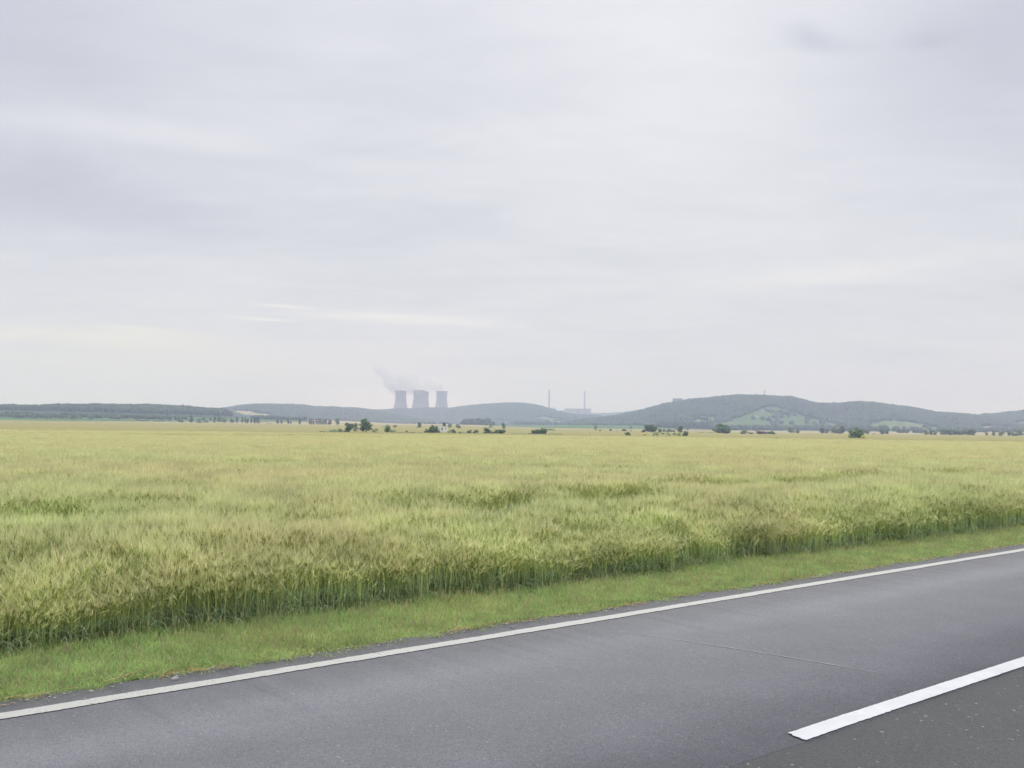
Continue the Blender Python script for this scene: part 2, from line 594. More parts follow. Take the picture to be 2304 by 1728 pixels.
def build_road():
    L0, L1 = -60, 260
    Vt, F = strip(L0, L1, .06, 3.19, 6.67, .030, .012, .07, 5, .08, 2)
    road_obj('road', mesh_np('road', Vt, F, M_as_far), 'far lane of the grey worn asphalt road')
    Vt, F = strip(L0, L1, .08, -.45, 3.40, .0285, .05, .0, 9, .08, 2)
    road_obj('road', mesh_np('road_near', Vt, F, M_as_near), 'near lane of darker rough asphalt')
    # worn white paint
    def paint(name, col, wear):
        m, g, out = new_mat(name)
        tc = g.new('ShaderNodeTexCoord'); P = tc.outputs['Object']
        n = g.noise(P, 60, 4, .75); n2 = g.noise(P, 6, 3, .6)
        k = g.ramp(g.m('ADD', n, g.m('MULTIPLY', n2, .5)), wear, wear + .08)
        vm = g.new('ShaderNodeVectorMath', operation='SCALE'); vm.inputs[0].default_value = col
        g.put(vm.inputs['Scale'], g.ramp(n2, .3, .7, .9, 1.06))
        pbsdf(g, out, g.mix(k, vm.outputs[0], (.17, .17, .175)), .6, .4, bump(g, n, .3, .003))
        return m
    M_edge = paint('edge_paint', (.43, .43, .395), .84)
    M_dash = paint('dash_paint', (.53, .53, .55), .93)
    Vt, F = strip(L0, L1, .02, 6.255, 6.385, .0345, .011, .010, 21)
    road_obj('edge_line', mesh_np('edge_line', Vt, F, M_edge), 'thin worn white line along the far road edge')
    for k in range(-2, 10):
        u0 = 4.93 + k * 12.0
        Vt, F = strip(u0, u0 + 6.0, .02, 3.195, 3.33, .0385, .007, .005, 40 + k, 0, 6)
        for uu, sg in ((Vt[:, 0].min(), 1), (Vt[:, 0].max(), -1)):      # ragged, slightly slanted ends
            e = np.abs(Vt[:, 0] - uu) < .001
            Vt[e, 0] += sg * (rng.uniform(-.008, .01, e.sum()) + (Vt[e, 1] - 3.26) * .25)
        road_obj('centre_line', mesh_np('centre_line', Vt, F, M_dash), 'bright white centre dash of the road')
    # pale joint between two days' asphalt
    n = 90
    t = np.linspace(0, 1, n)
    v = 5.85 + (3.75 - 5.85) * t
    u = 6.27 + .40 * t ** 1.0 + .05 * np.sin(t * 3.0) + .010 * (fbm(t * 30, t * 0, 4, 4) - .5)
    w = (.002 + .007 * fbm(t * 25, t * 0 + 3, 8, 3)) * np.interp(t, [0, .15, .3, .6, .8, 1], [.5, .35, .9, 1, 1, .25])
    Vt = np.concatenate([np.stack([u - w, v, np.full(n, .0345)], 1), np.stack([u + w, v, np.full(n, .0345)], 1)])
    i = np.arange(n - 1)
    F = np.stack([i, i + n, i + n + 1, i + 1], 1)
    road_obj('road_joint', mesh_np('road_joint', Vt, F, flat_mat('joint_mortar', (.34, .34, .35), .9, .35, 15)), 'fine pale joint running across the lane')


build_road()

# ------------------------------------------------------------------ instancing helper (stuff)
PROTO = bpy.data.collections.new('plant_prototypes')      # never linked to the scene


def scatter(name, pts, rot, scl, idx, protos, label, cat=None):
    coll = bpy.data.collections.new(name + '_kinds')
    for i, me in enumerate(protos):
        o = bpy.data.objects.new('%s_%02d' % (name, i), me)
        coll.objects.link(o)
    me = bpy.data.meshes.new(name)
    me.vertices.add(len(pts)); me.vertices.foreach_set('co', np.asarray(pts, np.float32).ravel())
    for nm, arr, tp in (('rot', rot, 'FLOAT_VECTOR'), ('scl', scl, 'FLOAT_VECTOR')):
        a = me.attributes.new(nm, tp, 'POINT'); a.data.foreach_set('vector', np.asarray(arr, np.float32).ravel())
    a = me.attributes.new('pick', 'INT', 'POINT'); a.data.foreach_set('value', np.asarray(idx, np.int32))
    me.update()
    o = ob(name, me)
    tag(o, label, cat, kind='stuff')
    ng = bpy.data.node_groups.new(name + '_nodes', 'GeometryNodeTree')
    ng.interface.new_socket('Geometry', in_out='INPUT', socket_type='NodeSocketGeometry')
    ng.interface.new_socket('Geometry', in_out='OUTPUT', socket_type='NodeSocketGeometry')
    N = ng.nodes; Lk = ng.links
    gi, go = N.new('NodeGroupInput'), N.new('NodeGroupOutput')
    ci = N.new('GeometryNodeCollectionInfo')
    ci.inputs['Collection'].default_value = coll
    ci.inputs['Separate Children'].default_value = True
    ci.inputs['Reset Children'].default_value = True
    ip = N.new('GeometryNodeInstanceOnPoints')
    ip.inputs['Pick Instance'].default_value = True
    def na(nm, t):
        n = N.new('GeometryNodeInputNamedAttribute'); n.data_type = t; n.inputs[0].default_value = nm
        return n.outputs[0]
    Lk.new(gi.outputs[0], ip.inputs['Points'])
    Lk.new(ci.outputs[0], ip.inputs['Instance'])
    Lk.new(na('pick', 'INT'), ip.inputs['Instance Index'])
    Lk.new(na('rot', 'FLOAT_VECTOR'), ip.inputs['Rotation'])
    Lk.new(na('scl', 'FLOAT_VECTOR'), ip.inputs['Scale'])
    Lk.new(ip.outputs[0], go.inputs[0])
    md = o.modifiers.new('scatter', 'NODES'); md.node_group = ng
    return o


class PB:
    """collects ribbons and spindles of a plant clump"""
    def __init__(s):
        s.v = []; s.c = []; s.q = []; s.t = []; s.n = 0
    def add(s, v, c, q=(), t=()):
        s.v.append(np.asarray(v, float)); s.c.append(np.asarray(c, float))
        s.q += [tuple(i + s.n for i in f) for f in q]; s.t += [tuple(i + s.n for i in f) for f in t]
        s.n += len(v)
    def ribbon(s, pts, wid, cols, side):
        pts = np.asarray(pts, float); k = len(pts)
        w = np.asarray(wid, float)[:, None] * .5
        v = np.concatenate([pts - side * w, pts + side * w])
        c = np.concatenate([cols, cols])
        s.add(v, c, [(i, i + k, i + k + 1, i + 1) for i in range(k - 1)])
    def mesh(s, name, mat):
        f = []
        if s.q: f.append(np.array(s.q))
        if s.t: f.append(np.array(s.t))
        return mesh_np(name, np.concatenate(s.v), f, mat, np.concatenate(s.c))


def barley_clump(seed, n=60, size=.32, green=0.0, dense_leaf=1.0, leafy=False):
    r = np.random.default_rng(seed)
    b = PB()
    for i in range(n):
        x, y = (r.random(2) - .5) * size
        h = r.uniform(.46, .66)
        la = r.uniform(0, 2 * np.pi); lean = abs(r.normal(.03, .035))
        d = np.array([np.cos(la), np.sin(la), 0])
        tt = np.array([0, .4, .75, 1.0])
        pts = np.array([x, y, 0]) + np.outer(tt * h, (0, 0, 1)) * (1 - .1 * lean) + np.outer(tt ** 2 * lean * h * 2, d)
        sa = r.uniform(0, np.pi); side = np.array([np.cos(sa), np.sin(sa), 0])
        yel = np.clip(r.normal(.45 - green, .22), 0, 1)
        g0 = np.array([.42, .50, .33]); g1 = np.array([.49, .60, .23]); g2 = np.array([.55, .62, .24]) * (1 - .25 * (1 - yel))
        if r.random() < .07:
            g0 = g0 * 1.6 + .05; g1 = g1 + (.15, .10, .05)
        b.ribbon(pts, [.0045, .0042, .0038, .0034], np.array([g0, g0 * .5 + g1 * .5, g1, g2]), side)
        # leaves
        for k in range(r.integers(2, 5) if leafy else r.integers(0, 3)):
            z0 = r.uniform(.1, .6); p0 = pts[0] + (pts[-1] - pts[0]) * z0
            a = r.uniform(0, 2 * np.pi); dd = np.array([np.cos(a), np.sin(a), 0]); ll = r.uniform(.14, .26)
            lp = np.array([p0, p0 + dd * ll * .35 + (0, 0, ll * .42), p0 + dd * ll * .75 + (0, 0, ll * .38), p0 + dd * ll * 1.05 + (0, 0, ll * r.uniform(-.15, .2))])
            lp[:, 2] = np.maximum(lp[:, 2], .02)
            lc = np.array([.36, .49, .31]) * r.uniform(.75, 1.35) * (1.35 if leafy else 1) * (1 - .4 * yel) + np.array([.30, .30, .11]) * .4 * yel
            sd_ = np.array([-dd[1], dd[0], 0])
            b.ribbon(lp, [.007, .009, .006, .001], np.tile(lc, (4, 1)), sd_)
        if leafy and r.random() < .7: continue
        # ear, nodding, with awns
        tip = pts[-1]; ax = (pts[-1] - pts[-2]); ax /= np.linalg.norm(ax)
        nod = d * (r.uniform(0, .35) if r.random() < .85 else r.uniform(.5, 1.2))
        ax = ax + nod; ax /= np.linalg.norm(ax)
        L = r.uniform(.065, .095)
        e1 = np.cross(ax, (0.3, .5, .8)); e1 /= np.linalg.norm(e1); e2 = np.cross(ax, e1)
        ec = (np.array([.66, .62, .34]) * yel + np.array([.50, .60, .24]) * (1 - yel)) * r.uniform(.85, 1.15)
        mid = tip + ax * L * .4
        v = [tip, mid + e1 * .0065, mid + e2 * .0055, mid - e1 * .0065, mid - e2 * .0055, tip + ax * L]
        b.add(v, np.tile(ec, (6, 1)), (), [(0, 1, 2), (0, 2, 3), (0, 3, 4), (0, 4, 1), (5, 2, 1), (5, 3, 2), (5, 4, 3), (5, 1, 4)])
        ac = (np.array([.80, .75, .50]) * yel + np.array([.68, .73, .40]) * (1 - yel)) * r.uniform(.85, 1.15)
        for k in range(6):
            s0 = r.uniform(.1, .95); q = r.uniform(0, 2 * np.pi); o = (np.cos(q) * e1 + np.sin(q) * e2)
            p0 = tip + ax * L * s0 + o * .004; al = r.uniform(.09, .14)
            p1 = p0 + ax * al + o * al * r.uniform(.06, .18)
            w = np.cross(p1 - p0, r.normal(0, 1, 3)); w = w / (np.linalg.norm(w) + 1e-9) * .0016
            b.add([p0 - w, p0 + w, p1], np.tile(ac, (3, 1)), (), [(0, 1, 2)])
    return b.mesh('barley_clump', M_crop)


def grass_clump(seed, n=90, size=.26, hmax=.15, weed=False):
    r = np.random.default_rng(seed)
    b = PB()
    for i in range(n):
        x, y = (r.random(2) - .5) * size
        h = hmax * r.uniform(.45, 1.0)
        a = r.uniform(0, 2 * np.pi); d = np.array([np.cos(a), np.sin(a), 0]); bend = r.uniform(.15, .8)
        tt = np.array([0, .5, 1.0])
        pts = np.array([x, y, 0]) + np.outer(tt * h, (0, 0, 1)) * (1 - .3 * bend) + np.outer(tt ** 2 * h * bend, d)
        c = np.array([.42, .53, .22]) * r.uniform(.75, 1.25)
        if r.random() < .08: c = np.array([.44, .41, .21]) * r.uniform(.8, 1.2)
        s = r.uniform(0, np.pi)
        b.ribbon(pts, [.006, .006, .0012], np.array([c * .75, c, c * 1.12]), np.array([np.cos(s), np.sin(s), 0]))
    for i in range(n // 26):      # flowering heads
        x, y = (r.random(2) - .5) * size
        h = hmax * r.uniform(.9, 1.5); a = r.uniform(0, 6.28); d = np.array([np.cos(a), np.sin(a), 0]) * .25 * h
        pts = np.array([[x, y, 0], [x, y, h * .6], [x, y, h]]) + np.outer([0, .4, 1.], d)
        b.ribbon(pts, [.003, .003, .007], np.array([(.24, .32, .12), (.36, .36, .17), (.44, .40, .24)]), np.array([d[1], -d[0], .001]) / (np.linalg.norm(d) + 1e-6))
    return b.mesh('grass_clump', M_grass)


# ------------------------------------------------------------------ barley stand
barley = [barley_clump(100 + i, 64, .52) for i in range(5)] + [barley_clump(200 + i, 64, .52, .32, 1.5) for i in range(3)] + [barley_clump(240 + i, 64, .42, .45, 1, True) for i in range(3)]

# places where wind and rain have laid the crop down (photo x, y, half width, half height, lean 0..1)
LODGED = []
for (px, py, wx, wy, amt) in [(1130, 1122, 130, 17, .95), (1390, 1112, 120, 17, 1.0), (960, 1127, 110, 10, .7), (90, 1146, 150, 22, 1.0),
                              (330, 1126, 120, 10, .5), (1800, 1081, 90, 11, .9), (1900, 1074, 60, 8, .7), (1575, 1086, 100, 9, .65),
                              (430, 1090, 90, 5, .35), (1450, 1235, 110, 36, .38), (1640, 1228, 130, 40, .42), (1400, 1290, 80, 20, .35),
                              (120, 1330, 90, 14, .2), (330, 1300, 110, 10, .15), (820, 1245, 60, 16, .4), (1240, 1240, 70, 12, .3),
                              (2010, 1170, 80, 14, .25), (1020, 1012, 60, 3, .3), (640, 1040, 120, 4, .3), (2150, 1064, 60, 4, .4),
                              (1180, 1180, 60, 6, .25), (700, 1160, 90, 7, .25)]:
    def gp(x, y, z=.64):
        dx, dy, dz = px_dir(x, y); t = (z - EYE) / dz
        return np.array([dx * t, dy * t])
    c = gp(px, py); a = (gp(px + wx, py) - gp(px - wx, py)) / 2; b = (gp(px, py - wy) - gp(px, py + wy)) / 2
    Mx = np.linalg.inv(np.stack([a, b], 1))
    LODGED.append((c, Mx, amt))


def lodge(X, Y, grow=1.0):
    s = np.zeros(len(X))
    wx = X + (fbm(X * .9, Y * .9, 61, 3) - .5) * 1.0; wy = Y + (fbm(X * .9, Y * .9, 67, 3) - .5) * .6
    for c, Mx, amt in LODGED:
        p = np.stack([wx - c[0], wy - c[1]])
        q = Mx @ p
        r = np.hypot(q[0], q[1]) / grow
        s = np.maximum(s, amt * (1 - sstep(.8, 1.15, r)))
    return s


def field():
    P = []
    for (d0, d1, dens, sc) in [(5, 13, 13, 1.0), (13, 26, 11, 1.05), (26, 55, 7.5, 1.25), (55, 100, 4.2, 1.6), (100, 135, 2.2, 2.0), (135, 185, 1.0, 2.2), (185, 280, .4, 2.4)]:
        a0, a1 = R(-41), R(41)
        if d0 < 20: a0, a1 = R(-62), R(50)
        area = .5 * (a1 - a0) * (d1 ** 2 - d0 ** 2)
        n = int(area * dens)
        D = np.sqrt(rng.uniform(d0 ** 2, d1 ** 2, n)); A = rng.uniform(a0, a1, n)
        P.append(np.stack([D * np.sin(A), D * np.cos(A), np.full(n, sc)], 1))
    P = np.concatenate(P)
    # a few stalks more along the edge
    n = 900
    u = rng.uniform(-8, 45, n); v = 8.05 + np.abs(rng.normal(0, .25, n))
    P = np.concatenate([P, np.stack([u * U[0] + v * V_[0], u * U[1] + v * V_[1], np.full(n, 1.0)], 1)])
    X, Y, S = P.T
    u = X * U[0] + Y * U[1]; v = X * V_[0] + Y * V_[1]
    edge = 8.08 - .018 * np.clip(u - 5, 0, 60) + .16 * (fbm(u * .8, u * 0, 31, 4) - .5) * 2
    k = v > edge
    X, Y, S, u, v, edge = [q[k] for q in (X, Y, S, u, v, edge)]
    n = len(X)
    lg = lodge(X, Y)
    h = .98 + .16 * (fbm(X * .35, Y * .35, 77, 4) - .5) + rng.normal(0, .02, n)
    h += .09 * (fbm(X * 1.4, Y * 1.4, 78, 3) - .5)
    h *= np.interp(v - edge + .4 * (fbm(u * .9, v * .9, 33, 3) - .5), [-.1, .15, .5, 1.2], [.50, .70, .88, 1.0])
    h *= 1 + rng.uniform(-.22, .10, n) * (1 - sstep(.2, 1.6, v - edge))
    hz = h * (1 - .45 * lg)
    wind = (fbm(X * .25, Y * .25, 91, 3) - .5)
    lean = np.abs(rng.normal(0, .02, n)) + lg * rng.uniform(.45, 1.0, n)
    dirn = rng.uniform(0, 2 * np.pi, n)
    ldir = R(200) + wind * 5
    dirn = np.where(rng.random(n) < .35 + .6 * lg, ldir + rng.normal(0, .35, n), dirn)
    # lean about a horizontal axis, any heading first
    rot = np.stack([-np.sin(dirn) * lean * -1, np.cos(dirn) * lean, rng.uniform(0, 2 * np.pi, n)], 1)
    # Euler XYZ applies Z last: turn the lean axis into the clump's own frame
    al = dirn - rot[:, 2]
    rot[:, 0] = -np.sin(al) * lean; rot[:, 1] = np.cos(al) * lean
    gz = ground_z(X, Y) - .02
    pts = np.stack([X, Y, gz], 1)
    scl = np.stack([S, S, hz * np.interp(S, [1, 2.2], [1, 1.05])], 1)
    near = np.hypot(X, Y) < 45
    idx = rng.integers(0, 5, n)
    gsel = rng.random(n) < np.clip(.04 + .72 * (1 - sstep(.3, 4.8, v - edge)) + lodge(X, Y, 1.5) * 1.2 + .45 * (fbm(X * .22, Y * .5, 55, 3) - .45), 0, .95)
    idx = np.where(gsel, 5 + rng.integers(0, 3, n), idx)
    idx = np.where(rng.random(n) < (lg - .2) * 2.0, 8 + rng.integers(0, 3, n), idx)
    scatter('barley', pts, rot, scl, idx, barley, 'dense awned barley standing behind the grass verge', 'crop')


field()


def verge():
    pr = [grass_clump(300 + i, 120, .26, .09) for i in range(4)] + [grass_clump(320 + i, 80, .28, .12) for i in range(2)]
    n = 9000
    u = rng.uniform(-14, 34, n); v = rng.uniform(6.58, 8.35, n)
    e0 = 6.66 + .10 * (fbm(u * 1.1, u * 0, 41, 4) - .5) * 2
    k = v > e0
    u, v = u[k], v[k]; e0 = e0[k]
    # far stretch of the verge and the near side behind the camera
    u2 = rng.uniform(34, 160, 3500); v2 = rng.uniform(6.62, 8.3, 3500)
    u3 = rng.uniform(-14, 24, 3500); v3 = rng.uniform(-2.6, -.5, 3500)
    N1 = len(u)
    u = np.concatenate([u, u2, u3]); v = np.concatenate([v, v2, v3])
    X = u * U[0] + v * V_[0]; Y = u * U[1] + v * V_[1]
    n = len(u)
    hh = .85 + .6 * (fbm(u * .9, v * 1.6, 43, 4) - .35) + rng.normal(0, .08, n)
    hh *= np.interp(v, [6.57, 6.82, 7.25, 8.3], [.5, .8, 1.0, 1.25])
    hh = np.clip(hh, .4, 1.6)
    rot = np.stack([rng.normal(0, .08, n), rng.normal(0, .08, n), rng.uniform(0, 6.28, n)], 1)
    s = rng.uniform(.9, 1.25, n)
    idx = rng.integers(0, 4, n)
    idx = np.where((v > 7.7) & (rng.random(n) < .45), 4 + rng.integers(0, 2, n), idx)
    zb = np.where(v > 0, .0, -.02)
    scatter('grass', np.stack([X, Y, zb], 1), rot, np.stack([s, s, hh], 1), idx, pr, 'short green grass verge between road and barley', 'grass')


verge()


def gravel():
    """loose stones and dry stems washed up along the asphalt edge"""
    t = (1 + 5 ** .5) / 2
    bm = bmesh.new(); bmesh.ops.create_icosphere(bm, subdivisions=1, radius=1); bm.verts.ensure_lookup_table()
    iv = np.array([v.co[:] for v in bm.verts]); fi = np.array([[v.index for v in f.verts] for f in bm.faces]); bm.free()
    n = 1500
    u = rng.uniform(-8, 30, n); v = 6.67 + rng.normal(0, .07, n)
    sz = np.abs(rng.normal(.006, .005, n)) + .003
    far = rng.random(n) < .12
    v = np.where(far, rng.uniform(6.4, 6.65, n), v); sz = np.where(far, sz * .7, sz)
    Vt = []; F = []
    for i in range(n):
        q = iv * (1 + .3 * (rng.random((len(iv), 1)) - .5)) * sz[i] * (rng.uniform(.7, 1.4), rng.uniform(.7, 1.4), .7)
        Vt.append(q + (u[i], v[i], 0.032 if v[i] < 6.67 else .012)); F.append(fi + i * len(iv))
    o = ob('gravel', mesh_np('gravel', np.concatenate(Vt), np.concatenate(F), M_stone))
    o.rotation_euler = (0, 0, road_rot)
    tag(o, 'small pale stones scattered along the asphalt edge', 'gravel', kind='stuff')
    b = PB()
    n = 2600
    for i in range(n):
        uu = rng.uniform(-8, 34); vv = 6.655 + .05 * (fbm(np.array(uu * 1.3), np.array(0.), 71, 3) - .5) * 2 + rng.normal(0, .035)
        if fbm(np.array(uu * .9), np.array(3.), 72, 3) < .47 and rng.random() < .8: continue
        a = rng.normal(0, .7); ln = rng.uniform(.03, .13)
        p0 = np.array([uu, vv, .034 + .012 * rng.random()]); d = np.array([np.cos(a), np.sin(a), rng.normal(0, .12)])
        p = np.array([p0, p0 + d * ln * .5 + (0, 0, .006), p0 + d * ln])
        c = np.array([.30, .20, .10]) * rng.uniform(.6, 1.4)
        b.ribbon(p, [.005, .005, .003], np.tile(c, (3, 1)), np.array([-d[1], d[0], .2]))
    m, g, out = new_mat('dead_grass'); pbsdf(g, out, attr(g), .9, .1)
    o = ob('dead_grass', b.mesh('dead_grass', m)); o.rotation_euler = (0, 0, road_rot)
    tag(o, 'brown dead grass lying along the asphalt edge', 'grass', kind='stuff')


gravel()


def straw(u, v, ang, ln, label):
    root = empty('straw_stalk')
    P0 = np.array([u * U[0] + v * V_[0], u * U[1] + v * V_[1]])
    root.location = (P0[0], P0[1], .034); root.rotation_euler = (0, 0, ang)
    k = 7; prof = []
    bm = bmesh.new()
    rings = []
    for i in range(k):
        t = i / (k - 1)
        r = .0042 * (1 - .35 * t) * (1.35 if i in (2, 4) else 1)
        rings.append([bm.verts.new((t * ln, r * math.cos(q) + .012 * math.sin(t * 3), .006 + .035 * t ** 2 + r * math.sin(q))) for q in np.arange(6) * math.pi / 3])
    for i in range(k - 1):
        for j in range(6):
            bm.faces.new((rings[i][j], rings[i][(j + 1) % 6], rings[i + 1][(j + 1) % 6], rings[i + 1][j]))
    ob('stem', bm_mesh('straw_stem', bm, M_straw, True), root)
    b = PB()
    p = np.array([[.35 * ln, .005, .01], [.5 * ln, .025, .035], [.68 * ln, .05, .02], [.8 * ln, .07, .008]])
    b.ribbon(p, [.006, .009, .007, .001], np.tile((.4, .32, .17), (4, 1)), np.array([.3, -.9, .3]))
    me = b.mesh('straw_leaf', M_straw)
    ob('leaf', me, root)
    tag(root, label, 'straw stalk')


_d = px_dir(281, 1531); _t = (0.03 - EYE) / _d[2]
_p = np.array([_d[0] * _t, _d[1] * _t]) - .14 * U
straw(_p @ U, _p @ V_, road_rot + .18, .30, 'dry yellow straw stalk lying on the asphalt beside the verge grass')

# ------------------------------------------------------------------ hills
RIDGES = [
    dict(D=5800, front=5250, back=8200, name='plateau', label='flat wooded plateau carrying the power station', base=-10, bare=True,
         sky=[(700, 950), (800, 941.5), (1000, 941), (1400, 940), (1460, 945), (1560, 955)]),
    dict(D=2450, front=2130, back=3000, small=1, name='wooded_ridge', label='low dark wooded ridge at the left end of the horizon', base=-6,
         sky=[(-500, 905), (-200, 908), (0, 909.4), (78, 911), (95, 909.8), (130, 908), (180, 908.4), (228, 908), (280, 909), (330, 908.2), (380, 910.8), (415, 912),
              (440, 915), (470, 917), (505, 919), (520, 922), (532, 925.5), (551, 930), (583, 930.5), (621, 934), (690, 938), (760, 943), (850, 950)]),
    dict(D=4000, front=3150, back=4900, name='hill', label='hazy wooded hill left of the cooling towers', base=-8,
         sky=[(380, 930), (440, 922), (480, 919), (505, 917), (520, 914.8), (540, 911.4), (580, 908.5), (610, 908), (660, 909), (685, 910), (710, 913.5), (740, 914.5),
              (770, 916.3), (800, 917), (835, 920.5), (852, 922.5), (870, 926), (910, 934), (980, 946)]),
    dict(D=4900, front=3950, back=5400, name='hill', label='pale hazy rounded hill in front of the power station', base=-10,
         sky=[(740, 940), (800, 928), (835, 922.5), (855, 921.5), (870, 920.5), (886, 919), (905, 917.5), (918, 919), (925, 919), (940, 917.5), (980, 916.5), (1000, 917),
              (1010, 917.3), (1030, 915), (1060, 911.3), (1090, 908.8), (1120, 906.5), (1150, 905.5), (1180, 906.3), (1200, 909), (1220, 914), (1235, 918.3), (1250, 923), (1262, 926.2),
              (1285, 931), (1310, 932.3), (1330, 933), (1350, 934.5), (1362, 936.3), (1400, 941), (1470, 950)]),
    dict(D=7600, front=6700, back=8600, name='hill', label='faint farthest hill in the gap right of the reactor building', base=-10,
         sky=[(1250, 945), (1300, 934), (1323, 930), (1350, 929.5), (1372, 929), (1401, 927), (1420, 924), (1435, 922), (1470, 920.5), (1510, 922), (1580, 935), (1650, 950)]),
    dict(D=3500, front=2650, back=4500, name='hill', label='large blue green wooded hill on the right half of the horizon', base=-8,
         sky=[(1240, 953), (1300, 943), (1340, 938.5), (1362, 936.5), (1390, 932.8), (1410, 929), (1440, 922), (1476, 912.5), (1514, 904.6), (1552, 898.8), (1590, 894.2), (1628, 890.7),
              (1656, 888), (1685, 887.8), (1721, 889), (1751, 890.2), (1780, 892), (1799, 895), (1820, 901), (1840, 906.6), (1870, 906.4), (1910, 904.4), (1938, 902.3), (1963, 904.6),
              (2000, 909.4), (2038, 912.6), (2075, 919), (2105, 925), (2138, 927.6), (2176, 929.8), (2196, 933), (2250, 938), (2320, 948), (2400, 960)]),
    dict(D=3900, front=2950, back=4900, name='hill', label='wooded hill rising at the right edge of the picture', base=-8,
         sky=[(2060, 955), (2120, 945), (2170, 936.5), (2196, 934), (2208, 932), (2238, 930), (2276, 926), (2304, 921.5), (2400, 908), (2500, 900), (2700, 905), (2900, 915)]),
]
M1 = [(1637, 949), (1668, 937), (1690, 928), (1720, 917), (1735, 915), (1770, 922), (1820, 939), (1870, 951), (1925, 963), (1925, 972), (1640, 972), (1560, 962)]
M2 = [(1945, 958.5), (1975, 949), (2005, 943.4), (2050, 949.7), (2100, 960), (2125, 964), (2063, 966), (1995, 965)]
M3 = [(2201, 962.7), (2218, 959.7), (2234, 957.5), (2236, 963.5), (2213, 965.2)]
M0 = [(1470, 950), (1540, 944), (1580, 936), (1615, 938), (1600, 947), (1540, 954)]
M5 = [(2236, 957), (2304, 948), (2420, 940), (2420, 966), (2240, 966)]
M6 = [(1060, 946), (1130, 936), (1200, 938), (1330, 944), (1300, 952), (1090, 952)]
T1 = [(511, 922.5), (551, 924.5), (579, 928.7), (623, 933), (608, 935.5), (551, 933.5), (532, 928)]
T2 = [(661, 935), (684, 936.2), (680, 939.5), (664, 937.5)]
T3 = [(1370, 950), (1400, 947), (1430, 950), (1400, 953)]
MEADOWS = [(M1, MEADOW * (.54, .68, .62), .03), (M2, MEADOW * (.85, .92, .85), .02), (M3, TAN * .9, 0), (M0, MEADOW * 1.05, .10), (M5, MEADOW * (.8, .95, .9), .10),
           (T1, TAN * .82, 0), (T2, TAN, 0), (M6, MEADOW * .8, .18), (T3, MEADOW, .1)]
TREE_H = 11.0


def ridge_profile(rd, az):
    xs, ys = zip(*rd['sky'])
    a, t = px_az_tan(np.array(xs, float), np.array(ys, float))
    return EYE + rd['D'] * np.interp(az, a, t) - TREE_H, a


def ridge_z(rd, az, D, seed):
    H, a = ridge_profile(rd, az)
    base = ground_z(np.sin(az) * np.minimum(D, 2600), np.cos(az) * np.minimum(D, 2600)) + rd['base']
    wob = 1 + .10 * (fbm(az * 60, D * 0, seed, 3) - .5)
    fr = rd['front'] * wob
    t = np.where(D <= rd['D'], (D - fr) / (rd['D'] - fr), (rd['back'] - D) / (rd['back'] - rd['D']))
    t = np.clip(t, 0, 1)
    s = t ** 1.15 * (1 - t) * .55 + sstep(0, 1, t) * .45 * (1 - t) + t * t * (2 - t)
    s = np.clip(sstep(-.15, 1, t) - sstep(-.15, 1, 0) * (1 - t), 0, 1)
    gul = (fbm(az * 75, D / 420, seed + 5, 4) - .5) * 34 * np.sin(np.pi * t) ** 1.0
    return base + (H - base) * s + gul * np.clip((H - base) / 90, 0, 1)


def forest_protos():
    out = []
    for k in range(6):
        r = np.random.default_rng(900 + k)
        bm = bmesh.new(); bmesh.ops.create_icosphere(bm, subdivisions=2, radius=1)
        for v in bm.verts:
            v.co *= 1 + .45 * (r.random() - .5)
            v.co.z *= 1.15
        for v in bm.verts: v.co.z = v.co.z * .5 + .5
        me = bm_mesh('forest_crown', bm, M_forest, False)
        c = np.array([(.040, .068, .028), (.044, .072, .029), (.037, .065, .029), (.047, .072, .03), (.041, .066, .03), (.038, .068, .027)][k])
        at = me.color_attributes.new('col', 'FLOAT_COLOR', 'POINT')
        n = len(me.vertices); cc = np.ones((n, 4), np.float32)
        cc[:, :3] = c * r.uniform(.9, 1.1, (n, 1))
        at.data.foreach_set('color', cc.ravel())
        out.append(me)
    return out


FP = forest_protos()


